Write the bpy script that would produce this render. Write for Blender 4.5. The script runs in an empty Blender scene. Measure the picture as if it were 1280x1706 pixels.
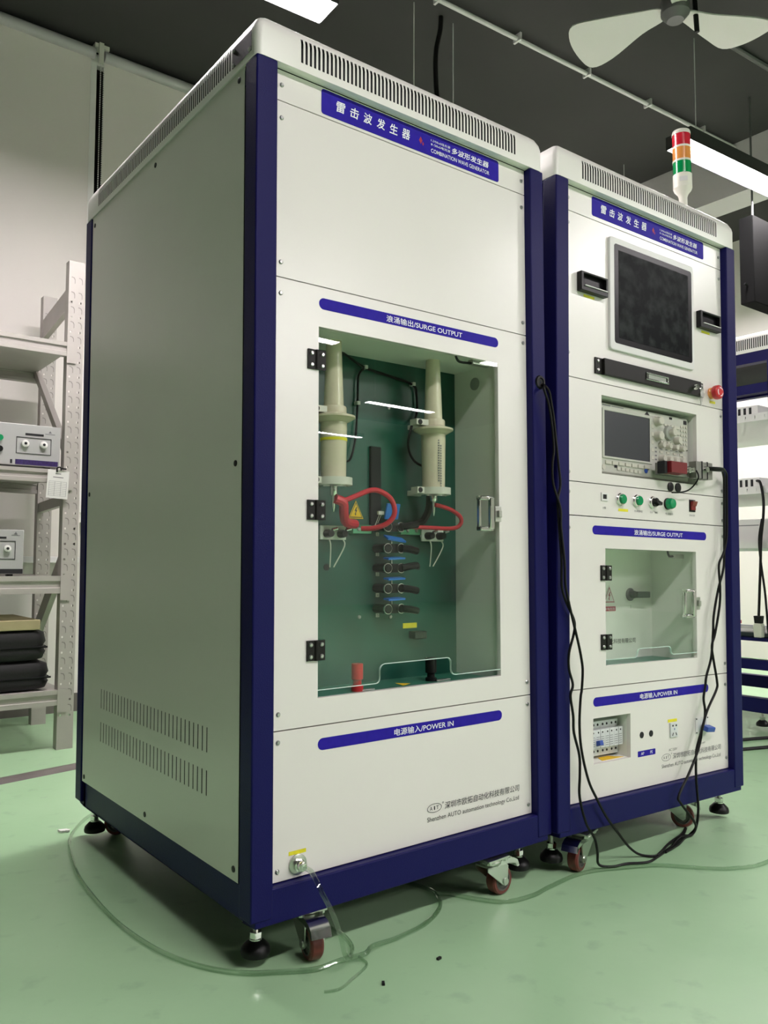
import bpy, bmesh, math, random
from mathutils import Vector, Matrix, Euler
random.seed(4)
SC = bpy.context.scene
COL = SC.collection
PI = math.pi

# ------------------------------------------------------------------ camera, world, exposure
cam_d = bpy.data.cameras.new('camera')
cam = bpy.data.objects.new('camera', cam_d); COL.objects.link(cam)
CAM = Vector((-0.7298, -1.3357, 0.7438))
_y, _p, _r = 0.6548, 0.0632, 0.0031
f_ = Vector((math.sin(_y)*math.cos(_p), math.cos(_y)*math.cos(_p), math.sin(_p)))
r_ = Vector((math.cos(_y), -math.sin(_y), 0)); u_ = r_.cross(f_)
r2, u2 = r_*math.cos(_r)+u_*math.sin(_r), -r_*math.sin(_r)+u_*math.cos(_r)
cam.matrix_world = Matrix(((r2.x, u2.x, -f_.x, CAM.x), (r2.y, u2.y, -f_.y, CAM.y), (r2.z, u2.z, -f_.z, CAM.z), (0, 0, 0, 1)))
cam_d.sensor_fit = 'VERTICAL'; cam_d.sensor_height = 24.0
cam_d.lens = 24.0*1370.4/1706.0
cam_d.clip_start = 0.02; cam_d.clip_end = 60
SC.camera = cam
w = bpy.data.worlds.new('world'); SC.world = w; w.use_nodes = True
w.node_tree.nodes['Background'].inputs[0].default_value = (0.5, 0.55, 0.6, 1)
w.node_tree.nodes['Background'].inputs[1].default_value = 0.02
SC.view_settings.view_transform = 'Standard'
SC.view_settings.look = 'None'
SC.view_settings.exposure = 2.6
SC.view_settings.gamma = 1.0
SC.view_settings.use_curve_mapping = False
LAMP_STRENGTH = 22.0
SC.cycles.max_bounces = 10; SC.cycles.transparent_max_bounces = 16

# ------------------------------------------------------------------ materials
def mat(name, col, rough=0.5, metal=0.0, spec=0.5, noise=None, bump=None, coat=0.0, emit=None, trans=0.0, voronoi=None):
    m = bpy.data.materials.new(name); m.use_nodes = True
    nt = m.node_tree; b = nt.nodes['Principled BSDF']
    b.inputs['Base Color'].default_value = (*col, 1); b.inputs['Roughness'].default_value = rough
    b.inputs['Metallic'].default_value = metal; b.inputs['Specular IOR Level'].default_value = spec
    b.inputs['Coat Weight'].default_value = coat; b.inputs['Transmission Weight'].default_value = trans
    if emit:
        b.inputs['Emission Color'].default_value = (*emit[0], 1); b.inputs['Emission Strength'].default_value = emit[1]
    tc = nt.nodes.new('ShaderNodeTexCoord')
    if noise:   # (scale, amount) subtle tone variation
        n = nt.nodes.new('ShaderNodeTexNoise'); n.inputs['Scale'].default_value = noise[0]; n.inputs['Detail'].default_value = 6
        nt.links.new(tc.outputs['Object'], n.inputs['Vector'])
        mx = nt.nodes.new('ShaderNodeMix'); mx.data_type = 'RGBA'
        c2 = noise[2] if len(noise) > 2 else tuple(min(1, c*(1-noise[1])) for c in col)
        mx.inputs['A'].default_value = (*col, 1); mx.inputs['B'].default_value = (*c2, 1)
        rmp = nt.nodes.new('ShaderNodeMapRange'); rmp.inputs['From Min'].default_value = 0.4; rmp.inputs['From Max'].default_value = 0.7
        nt.links.new(n.outputs['Fac'], rmp.inputs['Value']); nt.links.new(rmp.outputs['Result'], mx.inputs['Factor'])
        nt.links.new(mx.outputs['Result'], b.inputs['Base Color'])
    if bump or voronoi:
        if voronoi:
            n = nt.nodes.new('ShaderNodeTexVoronoi'); n.inputs['Scale'].default_value = voronoi[0]; out = n.outputs['Distance']; st = voronoi[1]
        else:
            n = nt.nodes.new('ShaderNodeTexNoise'); n.inputs['Scale'].default_value = bump[0]; n.inputs['Detail'].default_value = 3; out = n.outputs['Fac']; st = bump[1]
        nt.links.new(tc.outputs['Object'], n.inputs['Vector'])
        bp = nt.nodes.new('ShaderNodeBump'); bp.inputs['Strength'].default_value = st; bp.inputs['Distance'].default_value = 0.001
        nt.links.new(out, bp.inputs['Height']); nt.links.new(bp.outputs['Normal'], b.inputs['Normal'])
    return m

def glass_mat(name, tint, refl=1.0, rough=0.0, ior=1.5):
    m = bpy.data.materials.new(name); m.use_nodes = True; nt = m.node_tree
    for n in list(nt.nodes): nt.nodes.remove(n)
    o = nt.nodes.new('ShaderNodeOutputMaterial'); mx = nt.nodes.new('ShaderNodeMixShader')
    t = nt.nodes.new('ShaderNodeBsdfTransparent'); t.inputs[0].default_value = (*tint, 1)
    g = nt.nodes.new('ShaderNodeBsdfGlossy'); g.inputs['Roughness'].default_value = rough; g.inputs[0].default_value = (refl, refl, refl, 1)
    lw = nt.nodes.new('ShaderNodeLayerWeight'); lw.inputs[0].default_value = 0.5
    pw = nt.nodes.new('ShaderNodeMath'); pw.operation = 'POWER'; pw.inputs[1].default_value = 4.0
    f0 = ((ior-1)/(ior+1))**2
    ma = nt.nodes.new('ShaderNodeMath'); ma.operation = 'MULTIPLY_ADD'; ma.inputs[1].default_value = 0.9; ma.inputs[2].default_value = f0
    nt.links.new(lw.outputs['Facing'], pw.inputs[0]); nt.links.new(pw.outputs[0], ma.inputs[0]); nt.links.new(ma.outputs[0], mx.inputs[0])
    nt.links.new(t.outputs[0], mx.inputs[1]); nt.links.new(g.outputs[0], mx.inputs[2])
    nt.links.new(mx.outputs[0], o.inputs[0]); return m

M = {}
M['white'] = mat('cream_powder_coat', (0.80, 0.765, 0.735), 0.25, spec=.7, bump=(900, 0.12), noise=(3, .03))
M['cap'] = mat('white_powder_coat', (0.83, 0.81, 0.77), 0.36, bump=(900, 0.12))
M['navy'] = mat('navy_wrinkle_paint', (0.007, 0.0065, 0.080), 0.42, bump=(420, 0.4), spec=0.14)
M['bluelabel'] = mat('blue_vinyl', (0.024, 0.012, 0.33), 0.5, noise=(60, .12), spec=0.12)
M['whiteink'] = mat('white_ink', (0.86, 0.87, 0.92), 0.5)
M['redink'] = mat('red_ink', (0.35, 0.01, 0.05), 0.5)
M['blackink'] = mat('black_ink', (0.03, 0.03, 0.035), 0.5)
M['greyink'] = mat('grey_ink', (0.16, 0.16, 0.17), 0.5)
M['yellow'] = mat('yellow_sticker', (0.80, 0.72, 0.02), 0.5, noise=(80, .1))
M['warnyellow'] = mat('warning_yellow', (0.85, 0.55, 0.02), 0.45)
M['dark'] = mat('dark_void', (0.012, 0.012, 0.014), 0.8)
M['black'] = mat('black_plastic', (0.006, 0.006, 0.0065), 0.4, noise=(40, .2), spec=.3)
M['blackmetal'] = mat('black_anodised', (0.010, 0.009, 0.008), 0.45, bump=(900, .1), spec=.25)
M['chrome'] = mat('chrome', (0.78, 0.78, 0.76), 0.14, 1.0)
M['steel'] = mat('zinc_steel', (0.62, 0.62, 0.58), 0.32, 1.0, noise=(60, .15))
M['darksteel'] = mat('dull_adapter_metal', (0.30, 0.30, 0.27), 0.4, .8)
M['fork'] = mat('zinc_plated_fork', (0.66, 0.70, 0.64), 0.30, 1.0)
M['screw'] = mat('screw_steel', (0.45, 0.45, 0.44), 0.3, 1.0)
M['greenboard'] = mat('green_epoxy_board', (0.010, 0.088, 0.060), 0.3, noise=(9, .25), bump=(250, .05))
M['greenfloor'] = mat('green_epoxy_shelf', (0.045, 0.20, 0.13), 0.3, noise=(9, .15))
M['inner'] = mat('inner_grey_paint', (0.82, 0.83, 0.77), 0.45, noise=(6, .05))
M['pane'] = glass_mat('acrylic_pane', (0.955, 0.978, 0.955), 1.0, 0.0, 1.36)
M['paneedge'] = mat('acrylic_edge', (0.62, 0.78, 0.72), 0.2)
M['tube'] = mat('beige_insulator_resin', (0.70, 0.625, 0.48), 0.18, noise=(30, .06))
M['ring'] = mat('ivory_plastic', (0.66, 0.66, 0.58), 0.35)
M['red'] = mat('red_rubber', (0.60, 0.03, 0.05), 0.35)
M['redbrown'] = mat('red_polyurethane', (0.17, 0.035, 0.028), 0.42, noise=(60, .3))
M['hub'] = mat('grey_wheel_hub', (0.10, 0.10, 0.09), 0.35, noise=(50, .2))
M['bluepl'] = mat('blue_plastic', (0.02, 0.17, 0.60), 0.3)
M['greenbtn'] = mat('green_button', (0.0, 0.26, 0.09), 0.25)
M['pcb'] = mat('green_terminal', (0.12, 0.38, 0.22), 0.4)
M['screen'] = mat('dusty_screen', (0.006, 0.007, 0.008), 0.4, noise=(30, 0, (0.028, 0.032, 0.032)), spec=.03)
M['bezelblack'] = mat('black_glass_border', (0.004, 0.004, 0.005), 0.3, spec=.12)
M['silver'] = mat('silver_bezel', (0.72, 0.71, 0.70), 0.4)
M['scope'] = mat('scope_grey_plastic', (0.46, 0.465, 0.41), 0.45, bump=(700, .05))
M['scopedk'] = mat('scope_grey_dark', (0.33, 0.35, 0.31), 0.45)
M['knob'] = mat('scope_knob', (0.54, 0.525, 0.45), 0.4)
M['lcd'] = mat('scope_lcd', (0.055, 0.055, 0.065), 0.22)
M['estop'] = mat('red_mushroom', (0.60, 0.03, 0.035), 0.3)
M['orange'] = mat('amber_lens', (0.85, 0.33, 0.08), 0.2, coat=.5)
M['redlens'] = mat('red_lens', (0.62, 0.02, 0.04), 0.2, coat=.5)
M['greenlens'] = mat('green_lens', (0.0, 0.30, 0.08), 0.2, coat=.5)
M['ivory'] = mat('ivory_tower_plastic', (0.80, 0.79, 0.70), 0.4)
M['cable'] = mat('black_cable', (0.004, 0.004, 0.004), 0.45, spec=.25)
M['hose'] = glass_mat('clear_hose', (0.82, 0.88, 0.82), 1.0, 0.06, 1.75)
M['handlegreen'] = mat('dark_green_handle', (0.01, 0.05, 0.025), 0.35)
M['maroon'] = mat('maroon_plastic', (0.17, 0.008, 0.012), 0.4)
M['rocker'] = mat('red_rocker', (0.20, 0.015, 0.012), 0.3)
M['rack'] = mat('grey_shelf_paint', (0.44, 0.41, 0.38), 0.42, noise=(7, .08))
M['rackholes'] = mat('slot_shadow', (0.22, 0.205, 0.19), 0.7)
M['instr'] = mat('instrument_grey', (0.42, 0.42, 0.41), 0.45)
M['purple'] = mat('dark_purple_band', (0.035, 0.015, 0.12), 0.4, noise=(120, .5))
M['card'] = mat('kraft_board', (0.42, 0.36, 0.20), 0.8, noise=(15, .1))
M['bag'] = mat('black_nylon', (0.005, 0.0045, 0.005), 0.75, bump=(120, .6))
M['paper'] = mat('white_paper', (0.74, 0.73, 0.70), 0.8)
M['wall'] = mat('white_wall', (0.74, 0.71, 0.67), 0.85, noise=(2, .03))
M['blind'] = mat('blind_fabric', (0.74, 0.70, 0.66), 0.8, bump=(600, .15))
M['tubealu'] = mat('blind_tube', (0.42, 0.41, 0.42), 0.4)
M['darkwin'] = mat('night_window', (0.012, 0.009, 0.008), 0.1)
M['winframe'] = mat('white_window_frame', (0.80, 0.79, 0.76), 0.5)
M['ceil'] = mat('charcoal_ceiling', (0.036, 0.0345, 0.034), 0.85, noise=(1.2, .2))
M['conduit'] = mat('conduit_grey', (0.58, 0.57, 0.57), 0.5)
M['lamp'] = mat('lamp_diffuser', (0.9, 0.9, 0.9), 0.5, emit=((1.0, 0.935, 0.945), LAMP_STRENGTH))
M['lampbody'] = mat('lamp_housing', (0.03, 0.03, 0.03), 0.5)
M['fanblade'] = mat('fan_blade', (0.55, 0.55, 0.52), 0.5)
M['fanbody'] = mat('fan_motor', (0.10, 0.10, 0.10), 0.4)
M['duct'] = mat('black_duct', (0.0035, 0.0036, 0.0036), 0.85, noise=(3, .3), spec=.05)
M['beam'] = mat('beam_paint', (0.55, 0.53, 0.53), 0.7)
M['trunking'] = mat('floor_trunking', (0.16, 0.14, 0.13), 0.35, noise=(10, .2))
M['tray'] = mat('white_tray', (0.66, 0.65, 0.64), 0.45)
M['screwblack'] = mat('black_screw', (0.02, 0.02, 0.02), 0.4, 0.6)
M['device'] = mat('dark_device', (0.02, 0.035, 0.035), 0.35)
M['breaker'] = mat('breaker_white', (0.66, 0.68, 0.68), 0.4)
M['blade_blue'] = mat('blue_lever', (0.03, 0.08, 0.38), 0.35)

def floor_mat():
    m = bpy.data.materials.new('green_epoxy_floor'); m.use_nodes = True; nt = m.node_tree; b = nt.nodes['Principled BSDF']
    tc = nt.nodes.new('ShaderNodeTexCoord')
    def noise(s, d=5):
        n = nt.nodes.new('ShaderNodeTexNoise'); n.inputs['Scale'].default_value = s; n.inputs['Detail'].default_value = d
        nt.links.new(tc.outputs['Object'], n.inputs['Vector']); return n
    def mix(a, bb, fac, lo, hi):
        r = nt.nodes.new('ShaderNodeMapRange'); r.inputs['From Min'].default_value = lo; r.inputs['From Max'].default_value = hi
        nt.links.new(fac, r.inputs['Value'])
        x = nt.nodes.new('ShaderNodeMix'); x.data_type = 'RGBA'
        if hasattr(a, 'is_linked'): nt.links.new(a, x.inputs['A'])
        else: x.inputs['A'].default_value = (*a, 1)
        x.inputs['B'].default_value = (*bb, 1); nt.links.new(r.outputs['Result'], x.inputs['Factor']); return x.outputs['Result']
    c = mix((0.39, 0.60, 0.36), (0.345, 0.55, 0.32), noise(1.6).outputs['Fac'], .4, .65)
    c = mix(c, (0.27, 0.43, 0.26), noise(14, 8).outputs['Fac'], .60, .80)
    c = mix(c, (0.06, 0.08, 0.06), noise(55, 3).outputs['Fac'], .765, .79)
    nt.links.new(c, b.inputs['Base Color'])
    rr = nt.nodes.new('ShaderNodeMapRange'); rr.inputs['To Min'].default_value = .22; rr.inputs['To Max'].default_value = .42
    nt.links.new(noise(5).outputs['Fac'], rr.inputs['Value']); nt.links.new(rr.outputs['Result'], b.inputs['Roughness'])
    bp = nt.nodes.new('ShaderNodeBump'); bp.inputs['Strength'].default_value = .12; bp.inputs['Distance'].default_value = .004
    nt.links.new(noise(22, 2).outputs['Fac'], bp.inputs['Height']); nt.links.new(bp.outputs['Normal'], b.inputs['Normal'])
    return m
M['floor'] = floor_mat()

# ------------------------------------------------------------------ mesh builder
class MB:
    def __init__(s): s.v = []; s.f = []
    def quad(s, a, b, c, d):
        n = len(s.v); s.v += [a, b, c, d]; s.f.append((n, n+1, n+2, n+3)); return s
    def box(s, x0, x1, y0, y1, z0, z1):
        n = len(s.v)
        s.v += [(x, y, z) for z in (z0, z1) for y in (y0, y1) for x in (x0, x1)]
        for q in ((0, 2, 3, 1), (4, 5, 7, 6), (0, 1, 5, 4), (2, 6, 7, 3), (0, 4, 6, 2), (1, 3, 7, 5)): s.f.append(tuple(n+i for i in q))
        return s
    def obox(s, c, size, rot=(0, 0, 0)):
        n = len(s.v); R = Euler(rot).to_matrix(); c = Vector(c); h = Vector(size)/2
        for z in (-1, 1):
            for y in (-1, 1):
                for x in (-1, 1): s.v.append(tuple(c + R @ Vector((x*h.x, y*h.y, z*h.z))))
        for q in ((0, 2, 3, 1), (4, 5, 7, 6), (0, 1, 5, 4), (2, 6, 7, 3), (0, 4, 6, 2), (1, 3, 7, 5)): s.f.append(tuple(n+i for i in q))
        return s
    def lathe(s, prof, c=(0, 0, 0), axis='z', n=20, caps=True):
        """prof: list of (radius, height along axis)"""
        ax = {'z': (Vector((1, 0, 0)), Vector((0, 1, 0)), Vector((0, 0, 1))), 'y': (Vector((0, 0, 1)), Vector((1, 0, 0)), Vector((0, 1, 0))), 'x': (Vector((0, 1, 0)), Vector((0, 0, 1)), Vector((1, 0, 0)))}[axis] if isinstance(axis, str) else axis
        c = Vector(c); b = len(s.v)
        for r, h in prof:
            for i in range(n):
                a = 2*PI*i/n; s.v.append(tuple(c + ax[0]*r*math.cos(a) + ax[1]*r*math.sin(a) + ax[2]*h))
        for k in range(len(prof)-1):
            for i in range(n):
                j = (i+1) % n; s.f.append((b+k*n+i, b+k*n+j, b+(k+1)*n+j, b+(k+1)*n+i))
        if caps:
            s.f.append(tuple(b+i for i in reversed(range(n)))); s.f.append(tuple(b+(len(prof)-1)*n+i for i in range(n)))
        return s
    def cyl(s, p0, p1, r, r1=None, n=14):
        p0, p1 = Vector(p0), Vector(p1); d = (p1-p0); L = d.length; d.normalize()
        a = d.orthogonal().normalized(); b = d.cross(a)
        return s.lathe([(r, 0), (r if r1 is None else r1, L)], p0, (a, b, d), n)
    def tube(s, pts, r, n=8, sub=6, closed=False):
        P = [Vector(p) for p in pts]; Q = []
        for i in range(len(P)-1):
            p0, p1, p2, p3 = P[max(i-1, 0)], P[i], P[i+1], P[min(i+2, len(P)-1)]
            for k in range(sub):
                t = k/sub; Q.append(0.5*((2*p1) + (p2-p0)*t + (2*p0-5*p1+4*p2-p3)*t*t + (3*p1-p0-3*p2+p3)*t**3))
        Q.append(P[-1]); b = len(s.v); nrm = None
        for i, q in enumerate(Q):
            t = (Q[min(i+1, len(Q)-1)]-Q[max(i-1, 0)]).normalized()
            if nrm is None: nrm = t.orthogonal().normalized()
            else:
                nrm = nrm - t*nrm.dot(t); nrm.normalize()
            bi = t.cross(nrm)
            for k in range(n):
                a = 2*PI*k/n; s.v.append(tuple(q + nrm*r*math.cos(a) + bi*r*math.sin(a)))
        for i in range(len(Q)-1):
            for k in range(n):
                j = (k+1) % n; s.f.append((b+i*n+k, b+i*n+j, b+(i+1)*n+j, b+(i+1)*n+k))
        s.f.append(tuple(b+i for i in reversed(range(n)))); s.f.append(tuple(b+(len(Q)-1)*n+i for i in range(n)))
        return s
    def prism(s, poly, y0, y1, plane='xz'):
        """extrude a 2d polygon between y0 and y1 along the axis normal to the plane"""
        n = len(poly); b = len(s.v)
        f = {'xz': lambda p, t: (p[0], t, p[1]), 'xy': lambda p, t: (p[0], p[1], t), 'yz': lambda p, t: (t, p[0], p[1])}[plane]
        s.v += [f(p, y0) for p in poly] + [f(p, y1) for p in poly]
        for i in range(n): s.f.append((b+i, b+(i+1) % n, b+n+(i+1) % n, b+n+i))
        s.f.append(tuple(b+i for i in reversed(range(n)))); s.f.append(tuple(b+n+i for i in range(n)))
        return s
    def plate(s, x0, x1, z0, z1, y0, y1, holes=()):
        """flat plate in xz with rectangular holes, all walls built"""
        if not holes: return s.box(x0, x1, y0, y1, z0, z1)
        xs = sorted({x0, x1, *[h[0] for h in holes], *[h[1] for h in holes]}); zs = sorted({z0, z1, *[h[2] for h in holes], *[h[3] for h in holes]})
        def solid(i, k):
            if i < 0 or k < 0 or i >= len(xs)-1 or k >= len(zs)-1: return False
            cx, cz = (xs[i]+xs[i+1])/2, (zs[k]+zs[k+1])/2
            return not any(h[0] < cx < h[1] and h[2] < cz < h[3] for h in holes)
        for i in range(len(xs)-1):
            for k in range(len(zs)-1):
                if not solid(i, k): continue
                a, b, c, d = xs[i], xs[i+1], zs[k], zs[k+1]
                s.quad((a, y0, c), (b, y0, c), (b, y0, d), (a, y0, d)); s.quad((a, y1, c), (a, y1, d), (b, y1, d), (b, y1, c))
                if not solid(i-1, k): s.quad((a, y0, c), (a, y0, d), (a, y1, d), (a, y1, c))
                if not solid(i+1, k): s.quad((b, y0, c), (b, y1, c), (b, y1, d), (b, y0, d))
                if not solid(i, k-1): s.quad((a, y0, c), (a, y1, c), (b, y1, c), (b, y0, c))
                if not solid(i, k+1): s.quad((a, y0, d), (b, y0, d), (b, y1, d), (a, y1, d))
        return s
    def mesh(s, name, material, smooth=35):
        me = bpy.data.meshes.new(name); me.from_pydata(s.v, [], s.f); me.update()
        bm = bmesh.new(); bm.from_mesh(me); bmesh.ops.remove_doubles(bm, verts=bm.verts, dist=1e-6)
        bmesh.ops.recalc_face_normals(bm, faces=bm.faces); bm.to_mesh(me); bm.free()
        if material: me.materials.append(material)
        if smooth:
            me.polygons.foreach_set('use_smooth', [True]*len(me.polygons)); me.set_sharp_from_angle(angle=math.radians(smooth))
        return me
    def build(s, name, material, parent=None, bevel=0, label=None, smooth=35, loc=None, rot=None):
        o = bpy.data.objects.new(name, s.mesh(name, material, smooth)); COL.objects.link(o)
        if parent: o.parent = parent
        if loc: o.location = loc
        if rot: o.rotation_euler = rot
        if label: o['label'] = label
        if bevel:
            b = o.modifiers.new('bevel', 'BEVEL'); b.width = bevel; b.segments = 2; b.limit_method = 'ANGLE'; b.harden_normals = False
        return o

def tag(o, label, cat, group=None):
    o['label'] = label; o['category'] = cat
    if group: o['group'] = group
    return o
def thing(name, label, cat, loc=(0, 0, 0), rot=(0, 0, 0), group=None):
    o = bpy.data.objects.new(name, None); COL.objects.link(o); o.location = loc; o.rotation_euler = rot
    o.empty_display_size = .05
    return tag(o, label, cat, group)
def struct(o): o['kind'] = 'structure'; return o
def copy_tree(o, parent=None, loc=None, rot=None):
    c = o.copy(); COL.objects.link(c); c.parent = parent
    if loc is not None: c.location = loc
    if rot is not None: c.rotation_euler = rot
    for ch in list(o.children): copy_tree(ch, c)
    return c
def inst(me, name, parent, loc, rot=None):
    o = bpy.data.objects.new(name, me); COL.objects.link(o); o.parent = parent; o.location = loc
    if rot: o.rotation_euler = rot
    return o
def rrect(x0, x1, z0, z1, r, n=5):
    p = []
    for cx, cz, a0 in ((x1-r, z1-r, 0), (x0+r, z1-r, 90), (x0+r, z0+r, 180), (x1-r, z0+r, 270)):
        for k in range(n+1):
            a = math.radians(a0+90*k/n); p.append((cx+r*math.cos(a), cz+r*math.sin(a)))
    return p
def text(name, body, x, z, h, y, material, parent, align='LEFT', width=None, bold=0.0, plane='xz', label=None, shear=0.0):
    """flat printed lettering facing -y (or -x for plane yz); h = cap height, fitted to width when given"""
    cu = bpy.data.curves.new(name, 'FONT'); cu.body = body; cu.align_x = 'LEFT'; cu.size = 1.0; cu.offset = bold; cu.shear = shear; cu.resolution_u = 3
    o = bpy.data.objects.new(name, cu); COL.objects.link(o)
    dg = bpy.context.evaluated_depsgraph_get(); me = bpy.data.meshes.new_from_object(o.evaluated_get(dg))
    COL.objects.unlink(o); bpy.data.objects.remove(o); bpy.data.curves.remove(cu)
    co = [v.co for v in me.vertices]
    x0, x1 = min(c.x for c in co), max(c.x for c in co); y0, y1 = min(c.y for c in co), max(c.y for c in co)
    sz = h/(y1-y0); sx = sz if width is None else width/(x1-x0)
    off = {'LEFT': 0, 'CENTER': -(x1-x0)*sx/2, 'RIGHT': -(x1-x0)*sx}[align]
    for v in me.vertices:
        px = (v.co.x-x0)*sx+off; pz = (v.co.y-y0)*sz
        v.co = (x+px, y, z+pz) if plane == 'xz' else ((y, x-px, z+pz) if plane == 'yz' else (x+px, z+pz, y))
    me.name = name; me.materials.clear(); me.materials.append(material)
    ob = bpy.data.objects.new(name, me); COL.objects.link(ob)
    if parent: ob.parent = parent
    if label: ob['label'] = label
    return ob

# ------------------------------------------------------------------ room shell
CZ = 3.45
RX0, RX1, RY0, RY1 = -7.5, 10.5, -11.0, 2.95
struct(MB().box(RX0-.2, RX1+.2, RY0-.2, RY1+.2, -.2, 0).build('floor', M['floor']))
struct(MB().box(RX0-.2, RX1+.2, RY0-.2, RY1+.2, CZ, CZ+.2).build('ceiling', M['ceil']))
struct(MB().box(RX0-.2, RX0, RY0, RY1, 0, CZ).build('wall_left', M['wall']))
struct(MB().box(RX0-.2, RX1+.2, RY0-.2, RY0, 0, CZ).build('wall_front', M['wall']))
struct(MB().box(RX0, 5.9, RY1, RY1+.2, 0, CZ).build('wall_back', M['wall']))
struct(MB().box(5.7, 5.9, .2, RY1, 0, CZ).build('wall_right', M['wall']))
struct(MB().box(5.9, RX1+.2, .2, .4, 0, CZ).build('wall_right_return', M['wall']))
struct(MB().box(RX1, RX1+.2, RY0, .2, 0, CZ).build('wall_right_far', M['wall']))
struct(MB().box(-4.0, 2.6, RY1-.012, RY1, 0, .09).build('baseboard_back', M['trunking']))
# window behind the blinds
win = struct(MB().box(-1.4, 2.4, RY1-.012, RY1-.002, 1.0, 3.36).build('window_1', M['darkwin']))
MB().box(.570, .600, RY1-.072, RY1-.012, 1.0, 3.36).build('mullion', M['winframe'], win)
MB().plate(-1.45, 2.45, .95, 3.41, RY1-.05, RY1-.002, [(-1.4, 2.4, 1.0, 3.36)]).build('window_frame', M['winframe'], win)
# roller blinds
def blind(x0, x1, label):
    t = thing('roller_blind', label, 'blind', ((x0+x1)/2, 2.86, 3.395), group='roller blinds on the back wall')
    d = (x1-x0)/2
    MB().cyl((-d, 0, 0), (d, 0, 0), .028, n=20).build('roller_tube', M['tubealu'], t)
    f = MB(); f.box(-d+.008, d-.008, .020, .0222, -2.62, .0); f.build('fabric', M['blind'], t)
    MB().box(-d+.008, d-.008, .014, .028, -2.65, -2.62).build('bottom_rail', M['silver'], t, bevel=.003)
    return t
b1 = blind(-1.35, .582, 'beige roller blind left of the chain gap')
b2 = blind(.632, 2.35, 'beige roller blind right of the chain gap, behind tall cabinet')
br = MB().box(-d if False else -.03, .045, -.02, .03, .028, .05); br.box(-.012, .012, -.034, -.02, -.06, .05); br.build('bracket', M['ring'], b2, loc=(-.884, 0, 0))
chn = MB()
for sx in (-.008, .008):
    for k in range(150): chn.lathe([(.0004, -.0032), (.0032, -.0012), (.0032, .0012), (.0004, .0032)], (sx, -.036, -.06-k*.0098), n=6)
o = chn.build('bead_chain', M['paper'], b2, loc=(-.880, 0, 0)); o['kind'] = 'stuff'

# ceiling beam, hanging duct box, conduits
struct(MB().box(4.18, 4.42, .45, RY1, 3.12, CZ).build('trim_1', M['beam']))
duct = thing('hanging_box', 'matt black box hanging at the right edge beyond the control cabinet', 'box', (4.13, 1.032, 2.22))
MB().box(-.457, .457, -.042, .042, 0, .50).build('box_body', M['duct'], duct, bevel=.004)
for x in (-.38, .38): MB().cyl((x, 0, .50), (x, 0, CZ-2.22), .006, n=8).build('hanger_rod', M['fanbody'], duct)
MB().tube([(-.457, 0, .10), (-.475, -.004, .10), (-.490, -.004, .105)], .006, 7).build('side_hook', M['black'], duct)
cd = struct(MB().build('trim_3', M['conduit']) if False else MB().cyl((-.5, 1.60, 3.425), (6, 1.275, 3.425), .0115, n=10).build('trim_3', M['conduit']))
cl = MB()
for k in range(5):
    x = 1.75+k*.52; cl.obox((x, 1.60-(x+.5)*.05, 3.43), (.012, .05, .04))
cl.build('conduit_clip', M['conduit'], cd)
struct(MB().cyl((2.80, .85, 3.435), (5.6, .70, 3.435), .014, n=8).build('trim_4', M['fanbody']))

# ------------------------------------------------------------------ lamps
LT = -0.05; LZ = 2.85
def lamp_proto():
    t = thing('ceiling_lamp', 'x', 'lamp', (0, 0, LZ))
    L, W = .6, .072
    h = MB(); h.box(-L, L, -W, W, .012, .055); h.box(-L, L, -W, -W+.004, -.012, .012); h.box(-L, L, W-.004, W, -.012, .012); h.box(-L, -L+.004, -W, W, -.012, .012); h.box(L-.004, L, -W, W, -.012, .012)
    h.build('housing', M['lampbody'], t)
    MB().box(-L+.005, L-.005, -W+.005, W-.005, -.006, .011).build('diffuser', M['lamp'], t)
    for s in (-1, 1): MB().cyl((s*.45, 0, .055), (s*.45, 0, CZ-LZ), .0025, n=6).build('suspension_wire', M['conduit'], t)
    return t
spots = [(.337, 1.217, 'white strip lamp above the tall left cabinet'),
         (3.458, .903, 'white strip lamp behind the red amber green signal tower')]
for x, y in ((.15, -1.95), (3.9, -2.1), (2.80, -4.55), (5.8, -4.7), (3.02, -5.0), (6.1, -7.15), (3.3, -7.3), (6.65, -9.6)):  # first spot is an unseen key light added for the cabinet fronts
    spots.append((x, y, None))
spots.append((4.3, 1.95, 'unseen strip lamp added behind the control cabinet to brighten the right wall'))  # added fill lamp, lights the right wall and the far rack
proto = lamp_proto()
nm = {-1.95: 'first', -4.75: 'second', -7.5: 'third'}
for i, (x, y, l) in enumerate(spots):
    o = proto if i == 0 else copy_tree(proto)
    o.location = (x, y, LZ); o.rotation_euler = (0, 0, LT)
    o['label'] = l or 'white strip lamp out of view in the room behind the camera'; o['group'] = 'strip lamps in front of the cabinets' if l is None else 'strip lamps over the cabinets'

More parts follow.
